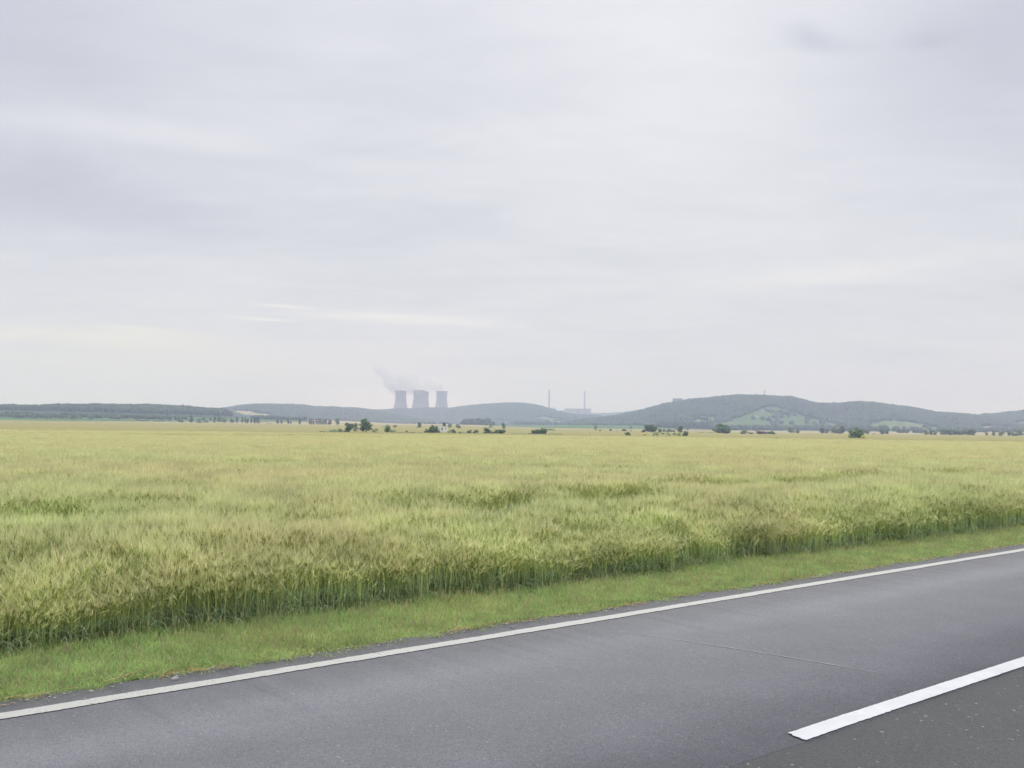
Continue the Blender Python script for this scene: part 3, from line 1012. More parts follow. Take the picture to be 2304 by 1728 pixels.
def hills():
    for i, rd in enumerate(RIDGES):
        xs = np.array([p[0] for p in rd['sky']], float)
        a, _ = px_az_tan(xs, np.full_like(xs, 940.))
        na = int((a[-1] - a[0]) * rd['D'] / 14) + 2
        az = np.linspace(a[0], a[-1], na)
        Ds = np.concatenate([np.linspace(rd['front'] - 120, rd['D'], 70), np.linspace(rd['D'], rd['back'], 24)[1:]])
        A, Dm = np.meshgrid(az, Ds)
        Z = ridge_z(rd, A, Dm, 500 + i * 31)
        X, Y = Dm * np.sin(A), Dm * np.cos(A)
        px, py = to_px(X, Y, Z)
        px = px + (fbm(X / 70, Y / 70, 21, 3) - .5) * 9; py = py + (fbm(X / 70, Y / 70, 23, 3) - .5) * 3
        c = np.tile(DARKG, (*A.shape, 1)).astype(float)
        for poly, colr, den in MEADOWS:
            c[inpoly(px, py, poly) & (Dm < rd['D'])] = colr
        n, m = A.shape
        idx = np.arange(n * m).reshape(n, m)
        q = np.stack([idx[:-1, :-1], idx[:-1, 1:], idx[1:, 1:], idx[1:, :-1]], -1).reshape(-1, 4)
        me = mesh_np(rd['name'], np.stack([X, Y, Z], -1).reshape(-1, 3), q[:, ::-1], M_land, c.reshape(-1, 3), True)
        tag(ob(rd['name'], me), rd['label'], kind='structure')
        if rd.get('bare'): continue
        # woods on it
        area = (a[-1] - a[0]) * (rd['D'] ** 2 - rd['front'] ** 2) / 2
        nt_ = int(min(area / (42 if rd.get('small') else 62), 26000))
        D2 = rng.uniform(rd['front'], rd['D'] + 60, nt_); A2 = rng.uniform(a[0], a[-1], nt_)
        Z2 = ridge_z(rd, A2, D2, 500 + i * 31)
        X2, Y2 = D2 * np.sin(A2), D2 * np.cos(A2)
        px, py = to_px(X2, Y2, Z2)
        px = px + (fbm(X2 / 70, Y2 / 70, 21, 3) - .5) * 9; py = py + (fbm(X2 / 70, Y2 / 70, 23, 3) - .5) * 3
        keep = np.ones(nt_, bool)
        for poly, colr, den in MEADOWS:
            kk = inpoly(px, py, poly)
            clump = fbm(X2 / 60, Y2 / 60, 5, 3)
            hp = 10.0 / D2 * FPX
            kk |= inpoly(px, py - hp, poly) | inpoly(px, py - hp * .5, poly)
            keep &= ~kk | ((rng.random(nt_) < den * 4) & (clump > .54))
        gz = ground_z(np.sin(A2) * 2600, np.cos(A2) * 2600)
        keep &= Z2 > gz + (1.5 if rd.get('small') else -3.0)
        X2, Y2, Z2 = X2[keep], Y2[keep], Z2[keep]
        k = len(X2)
        hgt = TREE_H * rng.uniform(.82, 1.06, k) * np.where(rng.random(k) < .02, 1.2, 1)
        w = rng.uniform(4.5, 7.0, k) * (.8 if rd.get('small') else 1)
        rot = np.stack([np.zeros(k), np.zeros(k), rng.uniform(0, 6.28, k)], 1)
        scatter('forest', np.stack([X2, Y2, Z2 - 1], 1), rot, np.stack([w, w, hgt], 1), rng.integers(0, 6, k), FP,
                'woodland covering the ' + rd['label'], 'forest')


hills()


def hedgerows():
    """far hedges and copses on the plain that read as one dim band"""
    P = []
    def line(x0, y0, x1, y1, D, n, h):
        for i in range(n):
            t = rng.random(); x = x0 + (x1 - x0) * t; y = y0 + (y1 - y0) * t
            a, _ = px_az_tan(x, y)
            P.append((a, D * rng.uniform(.985, 1.015), h * rng.uniform(.6, 1.15)))
    line(0, 934, 420, 941, 1950, 120, 7)
    line(200, 938, 420, 944, 1850, 40, 6)
    line(1040, 955, 1105, 955, 2300, 60, 13)
    line(1080, 956, 1110, 957, 2300, 20, 7)
    line(1160, 951, 1260, 952, 3300, 70, 12)
    line(1270, 953, 1400, 953, 3300, 60, 10)
    line(1480, 962, 1600, 963, 2450, 110, 15)
    line(1600, 963, 1760, 966, 2400, 90, 11)
    line(1620, 960, 1900, 968, 2550, 120, 12)
    line(1880, 970, 2020, 970, 2300, 90, 12)
    line(2020, 973, 2075, 974, 1900, 26, 6)
    line(2090, 973, 2304, 973, 2300, 60, 6)
    line(2150, 967, 2304, 968, 2600, 90, 9)
    line(560, 938, 690, 942, 2300, 60, 8)
    line(930, 953, 1010, 955, 2600, 20, 6)
    P_ = np.array(P); k = len(P_)
    X, Y = P_[:, 1] * np.sin(P_[:, 0]), P_[:, 1] * np.cos(P_[:, 0])
    rot = np.stack([np.zeros(k), np.zeros(k), rng.uniform(0, 6.28, k)], 1)
    w = P_[:, 2] * rng.uniform(.4, .75, k)
    scatter('hedgerow', np.stack([X, Y, ground_z(X, Y) - .5], 1), rot, np.stack([w, w, P_[:, 2]], 1), rng.integers(0, 6, k), FP,
            'dim distant hedges and copses on the plain below the hills', 'hedgerow')


hedgerows()

# ------------------------------------------------------------------ power station
def at(x, y, D):
    a, t = px_az_tan(x, y)
    return Vector((float(D * math.sin(a)), float(D * math.cos(a)), float(EYE + D * t)))


M_conc = None


def tower_mat():
    m, g, out = new_mat('tower_concrete')
    tc = g.new('ShaderNodeTexCoord'); P = tc.outputs['Object']
    n = g.noise(g.scale(P, (.12, .12, .012)), 1., 4, .6); n2 = g.noise(P, .03, 3, .6)
    f = g.m('MULTIPLY', g.ramp(n, .3, .7, .8, 1.15), g.ramp(n2, .3, .7, .9, 1.1))
    vm = g.new('ShaderNodeVectorMath', operation='SCALE'); vm.inputs[0].default_value = (.25, .222, .21); g.put(vm.inputs['Scale'], f)
    pbsdf(g, out, vm.outputs[0], .9, .1)
    return m


M_tower = tower_mat()
M_rim = flat_mat('tower_rim', (.15, .14, .145), .9, .2, .1)
M_wall = flat_mat('plant_wall', (.46, .41, .41), .9, .1, .05)
M_panel = flat_mat('plant_panel', (.36, .35, .39), .9, .1, .05)
M_roof = flat_mat('plant_roof', (.25, .24, .25), .9, .1, .05)
M_white = flat_mat('white_wall', (.84, .84, .84), .85, .06, .6)
M_dark = flat_mat('dark_opening', (.03, .03, .035), .6, .1, 1)


def cooling_tower(xc, ytop, wpx, D, label):
    top = at(xc, ytop, D)
    H = 62.0 / FPX * D; base = top.z - H
    r = wpx / 2 / FPX * D
    root = empty('cooling_tower', (top.x, top.y, base))
    tag(root, label, 'cooling tower', 'cooling towers of the power station')
    prof = []
    for t in np.linspace(.07, 1.0, 26):
        zt = .79
        k = r * .94 * math.sqrt(1 + ((t - zt) / (.52 if t < zt else .55)) ** 2)
        prof.append((k, t * H))
    prof_in = [(p[0] - .8, p[1]) for p in prof[::-1]]
    Vt, F = lathe(prof + prof_in, 64)
    ob('shell', mesh_np('tower_shell', Vt, F, M_tower, None, True), root)
    rt = prof[-1][0]
    Vt, F = lathe([(rt + .12, H - 1.6), (rt + 1.0, H - 1.5), (rt + 1.0, H + .3), (rt - .9, H + .3), (rt - .9, H - .4)], 64)
    ob('rim', mesh_np('tower_rim', Vt, F, M_rim), root)
    Vt, F = lathe([(r * 1.72, 0), (r * 1.72, 1.2), (r * 1.55, 1.6), (r * 1.55, H * .069)], 64)
    ob('air_inlet', mesh_np('tower_inlet', Vt, F, M_dark), root)
    return root


cooling_tower(902.0, 879.3, 25.8, 5600, 'leftmost pale cooling tower, standing alone behind the hill crest')
cooling_tower(943.6, 878.2, 27.0, 5550, 'tallest cooling tower, overlapping another one behind it')
cooling_tower(952.8, 881.0, 24.6, 5850, 'cooling tower half hidden behind the tallest one')
cooling_tower(994.2, 880.2, 25.2, 5680, 'rightmost cooling tower, nearest to the rounded hill')


def chimney(xc, ytop, ybase, w0, w1, D, label, bands):
    top = at(xc, ytop, D); base = at(xc, ybase + 22, D).z; H = top.z - base
    root = empty('chimney', (top.x, top.y, base))
    tag(root, label, 'chimney', 'tall chimneys of the power station')
    s = D / FPX / 2
    Hv = (ybase - ytop) * D / FPX
    def rad(z): return s * (w0 + (w1 - w0) * (H - z) / Hv)
    zs = [0, .3 * H, .5 * H, .7 * H, H]
    Vt, F = lathe([(rad(z), z) for z in zs] + [(rad(H) - .6, H), (rad(H) - .6, H - 6)], 24)
    ob('shaft', mesh_np('chimney_shaft', Vt, F, flat_mat('chimney_concrete', (.36, .345, .34), .9, .1, .05), None, True), root)
    mb = flat_mat('chimney_band', (.24, .17, .17), .9, .15, .1)
    for (f0, f1) in bands:
        z1, z0 = H - f0 * Hv, H - f1 * Hv
        Vt, F = lathe([(rad(z0) + .1, z0), (rad(z0) + .5, z0), (rad(z1) + .5, z1), (rad(z1) + .1, z1)], 24)
        ob('band', mesh_np('chimney_band', Vt, F, mb), root)


chimney(1235.9, 876, 918, 2.5, 3.9, 5900, 'left banded chimney rising behind the flank of the rounded hill', [(0, .05), (.12, .18), (.26, .31), (.45, .50)])
chimney(1315.9, 880.5, 919, 2.2, 3.4, 5950, 'right banded chimney rising behind the reactor building', [(0, .04), (.14, .19), (.32, .37), (.5, .54)])


def block(name, x0, x1, ytop, ybot, D, depth, label, cat, mat=None, panels=0, rows=0, group=None):
    """a far building: walls, a roof slab with parapet, facade panels"""
    a = at(x0, ytop, D); b = at(x1, ytop, D)
    c = (a + b) / 2
    w = (b - a).length
    zb = min(at(x0, ybot, D).z, at(x1, ybot, D).z) - 12
    h = c.z - zb
    ang = math.atan2(b.y - a.y, b.x - a.x)
    root = empty(name, (c.x, c.y, zb), ang)
    tag(root, label, cat, group)
    bm = bmesh.new(); bm_box(bm, -w / 2, w / 2, 0, depth, 0, h - 1.2)
    ob('wall', bm_mesh(name + '_wall', bm, mat or M_wall), root)
    bm = bmesh.new(); bm_box(bm, -w / 2 - .5, w / 2 + .5, -.5, depth + .5, h - 1.2, h)
    ob('roof', bm_mesh(name + '_roof', bm, M_roof), root)
    if panels:
        pw = w / panels
        me = None
        for k in range(panels):
            if k % 2 == 0 and panels > 3: continue
            if me is None:
                bm = bmesh.new(); bm_box(bm, -pw * .42, pw * .42, -.6, -.05, 0, h * .80); me = bm_mesh(name + '_panel', bm, M_panel)
            o = ob('panel', me, root, (-w / 2 + (k + .5) * pw, 0, h * .08))
    return root, w, h


r_, w_, h_ = block('reactor_building', 1270.2, 1330.2, 919.3, 933, 5900, 60, 'long pinkish reactor building below the right chimney', 'power plant building', None, 7)
bm = bmesh.new(); bm_box(bm, w_ * .255, w_ * .345, -4, -.1, 0, h_ * .97); ob('stair_tower', bm_mesh('stair_tower', bm, M_panel), r_)
block('annex_building', 1259.2, 1269.8, 923.2, 931, 5890, 40, 'low annex adjoining the left end of the reactor building', 'power plant building', None, 3)
block('annex_building', 1330.8, 1349.5, 929.6, 935, 5880, 30, 'low grey shed right of the reactor building', 'power plant building', M_panel, 3)
block('turbine_hall', 1238.5, 1251.5, 917.2, 926, 5980, 40, 'pale block standing just right of the left chimney', 'power plant building', M_white, 3)
block('white_shed', 1313, 1321, 931.0, 936, 5600, 15, 'small white shed low in front of the reactor building', 'shed', M_white, 2)
block('white_shed', 1361, 1369.5, 935.0, 938, 5500, 15, 'small white shed in the dip between the two hills', 'shed', M_white, 2)
block('plant_block', 1513.6, 1536, 896.4, 912, 4250, 45, 'square pale building peeking over the slope of the large right hill', 'power plant building', M_tower, 5)


def mast(xc, ytop, ybase, D, label):
    a = at(xc, ytop, D); b = at(xc, ybase, D)
    H = a.z - b.z + 14
    root = empty('radio_mast', (b.x, b.y, b.z - 14))
    tag(root, label, 'mast')
    m = flat_mat('mast_steel', (.30, .31, .33), .6, .1, 1)
    bm = bmesh.new()
    for sx, sy in ((-1, -1), (1, -1), (1, 1), (-1, 1)):
        bmesh.ops.create_cone(bm, cap_ends=True, segments=6, radius1=.45, radius2=.3, depth=H,
                              matrix=Matrix.Translation((sx * .9, sy * .9, H / 2)))
    ob('leg_frame', bm_mesh('mast_legs', bm, m), root)
    bm = bmesh.new(); bm_box(bm, -1.1, 1.1, -1.1, 1.1, -.2, .2)
    me = bm_mesh('mast_brace', bm, m)
    for k in range(9):
        ob('brace', me, root, (0, 0, (k + .5) * H / 9))
    bm = bmesh.new(); bm_box(bm, -2.2, 2.2, -1.4, 1.4, H - 4, H - 1.5, .3)
    ob('antenna_head', bm_mesh('mast_head', bm, m), root)


mast(1720.3, 878.3, 889, 3500, 'thin radio mast on top of the large right hill')

# ------------------------------------------------------------------ white hut and cottages
def hut():
    D = 560
    p = at(997, 971, D); gz = float(ground_z(p.x, p.y))
    a = math.atan2(p.x, p.y)
    root = empty('hut', (p.x, p.y, gz), -a)
    tag(root, 'small white flat roofed hut with dark doorway among field bushes', 'hut')
    w = 21.0 / FPX * D; top = at(997, 958.9, D).z - gz
    h = top - .12
    x0, x1 = -w / 2, w / 2
    dx0, dx1 = x0 + w * .33, x0 + w * .45          # doorway
    bm = bmesh.new()
    d = 3.2; dz = h * .62 + .35
    wz0 = h * .45
    bm_box(bm, x0, dx0, 0, .25, 0, h); bm_box(bm, dx1, x0 + w * .70, 0, .25, 0, h)
    bm_box(bm, x0 + w * .70, x0 + w * .82, 0, .25, 0, h * .55); bm_box(bm, x0 + w * .70, x0 + w * .82, 0, .25, h * .8, h)
    bm_box(bm, x0 + w * .82, x1, 0, .25, 0, h)
    bm_box(bm, dx0, dx1, 0, .25, h * .84, h); bm_box(bm, dx0, dx1, 0, .25, 0, h * .40)
    bm_box(bm, x0, x0 + .25, .25, d - .25, 0, h); bm_box(bm, x1 - .25, x1, .25, d - .25, 0, h); bm_box(bm, x0, x1, d - .25, d, 0, h)
    ob('wall', bm_mesh('hut_wall', bm, M_white), root)
    bm = bmesh.new(); bm_box(bm, x0 - .12, x1 + .12, -.12, d + .12, h, h + .14); ob('roof', bm_mesh('hut_roof', bm, flat_mat('hut_roof', (.55, .55, .54), .9, .1, 1)), root)
    bm = bmesh.new(); bm_box(bm, dx0, dx1, .12, .18, h * .40, h * .84); ob('door', bm_mesh('hut_door', bm, M_dark), root)
    bm = bmesh.new(); bm_box(bm, x0 + w * .70, x0 + w * .82, .12, .18, h * .55, h * .8); ob('window', bm_mesh('hut_window', bm, M_panel), root)
    bm = bmesh.new(); bm_box(bm, x0 + w * .10, x0 + w * .19, -.04, -.002, h * .42, h * .74); ob('shutter', bm_mesh('hut_shutter', bm, flat_mat('shutter', (.3, .29, .27), .8, .1, 2)), root)


hut()


def tank():
    D = 505
    p = at(1062, 973, D); gz = float(ground_z(p.x, p.y)); top = at(1062, 970.6, D).z - gz
    root = empty('water_tank', (p.x, p.y, gz), -.2)
    tag(root, 'tiny bright white tank on legs between two small field bushes', 'tank')
    Vt, F = lathe([(.02, top), (.30, top - .06), (.36, top - .2), (.36, top - .62), (.3, top - .72), (.02, top - .74)], 20)
    ob('body', mesh_np('tank_body', Vt, F, M_white, None, True), root)
    for sx, sy in ((-1, -1), (1, -1), (1, 1), (-1, 1)):
        bm = bmesh.new(); bm_box(bm, sx * .22 - .03, sx * .22 + .03, sy * .22 - .03, sy * .22 + .03, 0, top - .68)
        ob('leg', bm_mesh('tank_leg', bm, M_panel), root)


tank()


def cottage(x, y, D, wpx, label):
    rd = RIDGES[5]
    a, _ = px_az_tan(x, y)
    a = float(a)
    Dl = np.linspace(rd['front'], rd['D'], 400)
    Z = ridge_z(rd, np.full(400, a), Dl, 500 + 5 * 31)
    Xs, Ys = Dl * math.sin(a), Dl * math.cos(a)
    Z = np.maximum(Z, ground_z(np.sin(a) * np.minimum(Dl, 2600), np.cos(a) * np.minimum(Dl, 2600)))
    px, py = to_px(Xs, Ys, Z)
    k = int(np.argmin(np.abs(py - y)))
    D = Dl[k]
    w = max(wpx / FPX * D, 4.0); h = w * .62
    root = empty('cottage', (float(Xs[k]), float(Ys[k]), float(Z[k]) - .3), -a + random.uniform(-.4, .4))
    tag(root, label, 'cottage', 'cottages on the meadow of the right hill')
    bm = bmesh.new(); bm_box(bm, -w / 2, w / 2, -w * .35, w * .35, 0, h); ob('wall', bm_mesh('cottage_wall', bm, M_white), root)
    bm = bmesh.new()
    e = .3
    v = [bm.verts.new(q) for q in ((-w / 2 - e, -w * .35 - e, h), (w / 2 + e, -w * .35 - e, h), (w / 2 + e, w * .35 + e, h), (-w / 2 - e, w * .35 + e, h), (-w / 2 - e, 0, h * 1.55), (w / 2 + e, 0, h * 1.55))]
    for f in ((0, 1, 5, 4), (2, 3, 4, 5), (0, 4, 3), (1, 2, 5), (3, 2, 1, 0)): bm.faces.new([v[i] for i in f])
    ob('roof', bm_mesh('cottage_roof', bm, flat_mat('tile_roof', (.30, .20, .16), .9, .15, 1)), root)
    bm = bmesh.new(); bm_box(bm, -w * .12, w * .05, -w * .35 - .05, -w * .35 - .01, .1, h * .7); ob('door', bm_mesh('cottage_door', bm, M_dark), root)


for x, y, wpx, lb in [(1701, 937.5, 2.2, 'white cottage, left one of the pair high on the meadow'), (1705, 938, 2.0, 'white cottage, right one of the pair high on the meadow'),
                      (1717, 925.5, 1.5, 'small white cottage highest up on the hill meadow'), (1738, 965, 2.6, 'white cottage at the foot of the hill meadow'),
                      (1685, 961.5, 1.6, 'small pale cottage low on the left part of the meadow'), (1741, 945.5, 1.6, 'lone white cottage halfway down the hill meadow')]:
    cottage(x, y, 0, wpx, lb)

# ------------------------------------------------------------------ trees and bushes
def crown_mesh(seed, shape, n=520, leaf=.075, col=(.055, .085, .032), gaps=0):
    """unit height 1, unit width 1: leaf sprays in an uneven volume"""
    r = np.random.default_rng(seed)
    lob = []
    if shape == 'poplar':
        for i in range(12):
            z = r.uniform(.14, .93); w = .34 * np.sin(np.pi * np.clip((z + .12) / 1.14, 0, 1)) ** .7
            lob.append((r.normal(0, .10), r.normal(0, .10), z, w * .9 + .05, .13))
    elif shape == 'tree':
        for i in range(13):
            a = r.uniform(0, 6.28); z = r.uniform(.20, .87); q = .30 * np.sin(np.pi * (z - .02) / 1.02) * r.uniform(.4, 1.1)
            lob.append((q * np.cos(a), q * np.sin(a), z, r.uniform(.16, .26), r.uniform(.11, .17)))
    elif shape == 'sparse':
        for i in range(8):
            a = r.uniform(0, 6.28); z = r.uniform(.45, .9); q = .3 * r.uniform(.3, 1.1)
            lob.append((q * np.cos(a), q * np.sin(a), z, r.uniform(.10, .16), r.uniform(.07, .1)))
    else:
        for i in range(13):
            a = r.uniform(0, 6.28); q = .36 * np.sqrt(r.random()); z = r.uniform(.12, .80) * (1 - (q / .5) ** 2 * .6)
            lob.append((q * np.cos(a), q * np.sin(a), z, r.uniform(.15, .22), r.uniform(.13, .20)))
    V = []; C = []
    for i in range(n):
        x, y, z, rw, rh = lob[r.integers(len(lob))]
        d = r.normal(0, 1, 3); d /= np.linalg.norm(d); q = r.uniform(.55, 1.05)
        c = np.array([x + d[0] * rw * q, y + d[1] * rw * q, max(z + d[2] * rh * q, .015)])
        nrm = d + r.normal(0, .6, 3); nrm /= np.linalg.norm(nrm)
        t = np.cross(nrm, r.normal(0, 1, 3)); t /= np.linalg.norm(t); b = np.cross(nrm, t)
        s = leaf * r.uniform(.6, 1.4)
        V += [c - t * s, c - b * s * .6, c + t * s, c + b * s * .6]
        k = np.array(col) * r.uniform(.6, 1.45)
        C += [k] * 4
    V = np.array(V); V[:, 2] = np.clip(V[:, 2], 0.0, None)
    V[:, 2] /= V[:, 2].max()
    F = np.arange(len(V)).reshape(-1, 4)
    return mesh_np('crown_' + shape, V, F, M_leaf, np.array(C))


def trunk_mesh(seed, top=.7, r0=.035, multi=False):
    r = np.random.default_rng(seed)
    bm = bmesh.new()
    def limb(p0, p1, a, b):
        d = Vector(p1) - Vector(p0)
        q = d.to_track_quat('Z', 'Y').to_matrix().to_4x4()
        bmesh.ops.create_cone(bm, cap_ends=True, segments=6, radius1=a, radius2=b, depth=d.length,
                              matrix=Matrix.Translation((Vector(p0) + Vector(p1)) / 2) @ q)
    if multi:
        for i in range(4):
            a = r.uniform(0, 6.28); limb((0, 0, 0), (.3 * math.cos(a), .3 * math.sin(a), .55), r0 * .7, r0 * .2)
    else:
        limb((0, 0, 0), (0.01, .0, top), r0, r0 * .45)
        for i in range(4):
            a = r.uniform(0, 6.28); z = top * r.uniform(.4, .9); limb((0, 0, z), (.26 * math.cos(a), .26 * math.sin(a), min(z + .22, .9)), r0 * .5, r0 * .15)
    return bm_mesh('trunk', bm, M_bark)


KINDS = {
    'poplar': [(crown_mesh(1 + i, 'poplar', 420, .07, (.030, .046, .026)), trunk_mesh(1 + i, .9, .06)) for i in range(4)],
    'tree': [(crown_mesh(20 + i, 'tree', 520, .07, (.048, .078, .030)), trunk_mesh(20 + i, .6, .035)) for i in range(4)],
    'pale_tree': [(crown_mesh(40 + i, 'tree', 420, .065, (.085, .115, .055)), trunk_mesh(40 + i, .6, .03)) for i in range(2)],
    'sparse_tree': [(crown_mesh(50 + i, 'sparse', 150, .06, (.06, .085, .04)), trunk_mesh(50 + i, .75, .03)) for i in range(2)],
    'bush': [(crown_mesh(60 + i, 'bush', 480, .08, (.050, .080, .030)), trunk_mesh(60 + i, .5, .03, True)) for i in range(4)],
    'pale_bush': [(crown_mesh(80 + i, 'bush', 420, .08, (.095, .135, .050)), trunk_mesh(80 + i, .5, .03, True)) for i in range(3)],
    'brown_bush': [(crown_mesh(90 + i, 'bush', 420, .08, (.075, .066, .048)), trunk_mesh(90 + i, .5, .03, True)) for i in range(2)],
    'yellow_bush': [(crown_mesh(95 + i, 'bush', 300, .09, (.16, .18, .03)), trunk_mesh(95 + i, .5, .03, True)) for i in range(1)],
    'dark_bush': [(crown_mesh(97 + i, 'bush', 420, .08, (.032, .045, .026)), trunk_mesh(97 + i, .5, .03, True)) for i in range(2)],
}
ORD = ['first', 'second', 'third', 'fourth', 'fifth', 'sixth', 'seventh', 'eighth', 'ninth', 'tenth', 'eleventh', 'twelfth', 'thirteenth', 'fourteenth', 'fifteenth',
       'sixteenth', 'seventeenth', 'eighteenth', 'nineteenth', 'twentieth', 'twenty-first', 'twenty-second', 'twenty-third', 'twenty-fourth', 'twenty-fifth',
       'twenty-sixth', 'twenty-seventh', 'twenty-eighth', 'twenty-ninth', 'thirtieth']
WORD = {'poplar': ('poplar_tree', 'tree', 'slim upright poplar'), 'tree': ('tree', 'tree', 'dark round tree'), 'pale_tree': ('tree', 'tree', 'greyish pale tree'),
        'sparse_tree': ('tree', 'tree', 'thin sparse tree'), 'bush': ('bush', 'bush', 'dark green bush'), 'pale_bush': ('bush', 'bush', 'light green bush'),
        'brown_bush': ('bush', 'bush', 'reddish brown bush'), 'yellow_bush': ('bush', 'bush', 'yellow green bush'), 'dark_bush': ('bush', 'bush', 'low blackish bush')}


def plant(kind, x, yb, w, h, D, label, group):
    p = at(x, yb, D); gz = float(ground_z(p.x, p.y))
    top = at(x, yb - h, D).z
    H = max(top - gz, .5); H *= 1.06; W = w / FPX * D * 1.25
    cm, tm = random.choice(KINDS[kind])
    nm, cat, _ = WORD[kind]
    root = empty(nm, (p.x, p.y, gz - .03), random.uniform(0, 6.28))
    for part, me in (('trunk', tm), ('crown', cm)):
        o = ob(part, me, root)
        o.scale = (W, W, H)
    tag(root, label, cat, group)


def rowset(items, x0, y0, s, D, where, group):
    """items: (kind, x, y, w, h[, D[, label]]) in a zoomed crop that starts at x0,y0 with scale s"""
    items = sorted(items, key=lambda q: q[1])
    cnt = {}
    total = {}
    for it in items: total[it[0]] = total.get(it[0], 0) + 1
    for it in items:
        k = it[0]
        d = it[5] if len(it) > 5 and it[5] else D
        cnt[k] = cnt.get(k, 0) + 1
        w, h = it[3] / s, it[4] / s
        if len(it) > 6:
            lab = it[6]
        elif total[k] == 1:
            lab = '%s %s' % (WORD[k][2], where)
        elif cnt[k] == total[k]:
            lab = '%s, rightmost of its kind %s' % (WORD[k][2], where)
        else:
            lab = '%s, %s from the left %s' % (WORD[k][2], ORD[cnt[k] - 1], where)
        plant(k, x0 + it[1] / s, y0 + it[2] / s, w, h, d, lab, group)


# far tree row under the left ridge
rowset([('tree', 5, 408, 45, 45), ('tree', 50, 410, 46, 48), ('tree', 105, 410, 52, 52), ('bush', 175, 412, 55, 45), ('bush', 240, 414, 60, 46), ('tree', 300, 416, 45, 40),
        ('tree', 345, 420, 60, 50), ('bush', 405, 422, 50, 38), ('tree', 445, 424, 50, 55), ('tree', 490, 426, 62, 60), ('bush', 540, 428, 50, 46), ('tree', 600, 430, 60, 46),
        ('tree', 655, 430, 45, 52), ('tree', 690, 432, 50, 48), ('bush', 735, 434, 50, 50), ('tree', 785, 442, 40, 58), ('bush', 835, 440, 60, 52), ('tree', 895, 442, 85, 62),
        ('tree', 955, 440, 40, 40), ('tree', 1055, 446, 50, 58), ('bush', 1085, 446, 40, 26), ('tree', 1352, 450, 45, 48), ('tree', 1410, 450, 40, 48)],
       0, 860, 5.267, 1720, 'in the row below the left ridge', 'trees in the far row below the left ridge')
rowset([('bush', 1625, 470, 40, 34), ('brown_bush', 1690, 470, 75, 26), ('bush', 1745, 462, 30, 26), ('bush', 1850, 476, 90, 24), ('bush', 1930, 476, 70, 30), ('tree', 2005, 476, 40, 42),
        ('poplar', 2110, 477, 48, 75)],
       0, 860, 5.267, 1620, 'at the field edge between left row and poplars', 'bushes at the left field edge')
# poplars along the far edge of the field
rowset([('tree', 115, 477, 52, 75), ('bush', 155, 477, 40, 42), ('poplar', 262, 482, 54, 86), ('bush', 350, 482, 70, 30), ('tree', 360, 470, 60, 40, 1800), ('tree', 412, 470, 55, 56, 1800),
        ('tree', 440, 484, 60, 30), ('tree', 490, 468, 45, 46, 1800), ('poplar', 545, 488, 42, 82), ('tree', 597, 488, 58, 82), ('tree', 650, 488, 62, 72),
        ('poplar', 737, 490, 26, 64), ('poplar', 763, 489, 24, 52), ('poplar', 805, 491, 32, 76), ('poplar', 870, 493, 28, 76), ('poplar', 905, 493, 34, 66), ('poplar', 935, 494, 32, 66),
        ('poplar', 978, 494, 26, 62), ('poplar', 1015, 495, 44, 72), ('poplar', 1055, 495, 48, 74)],
       380, 860, 5.267, 1560, 'in the long row at the field edge', 'trees in the long row at the field edge')
rowset([('bush', 1185, 502, 60, 14), ('poplar', 1288, 502, 38, 64), ('poplar', 1335, 503, 30, 71), ('poplar', 1412, 504, 30, 77), ('poplar', 1443, 503, 18, 50), ('poplar', 1550, 508, 35, 82)],
       380, 860, 5.267, 1560, 'among the spaced poplars at the field edge', 'spaced poplars at the field edge')
rowset([('poplar', 1665, 510, 30, 80), ('poplar', 1690, 510, 30, 82), ('poplar', 1715, 510, 24, 75), ('poplar', 1745, 511, 26, 78), ('poplar', 1775, 511, 30, 80), ('poplar', 1795, 512, 24, 72), ('poplar', 1815, 513, 22, 76),
        ('poplar', 1838, 514, 28, 74), ('poplar', 1860, 514, 28, 76), ('poplar', 1895, 514, 28, 76), ('poplar', 1917, 514, 24, 72),
        ('tree', 1998, 518, 62, 92, None, 'tall broad tree standing alone right of the dense poplar row')],
       380, 860, 5.267, 1540, 'in the dense poplar row', 'poplars in the dense row')
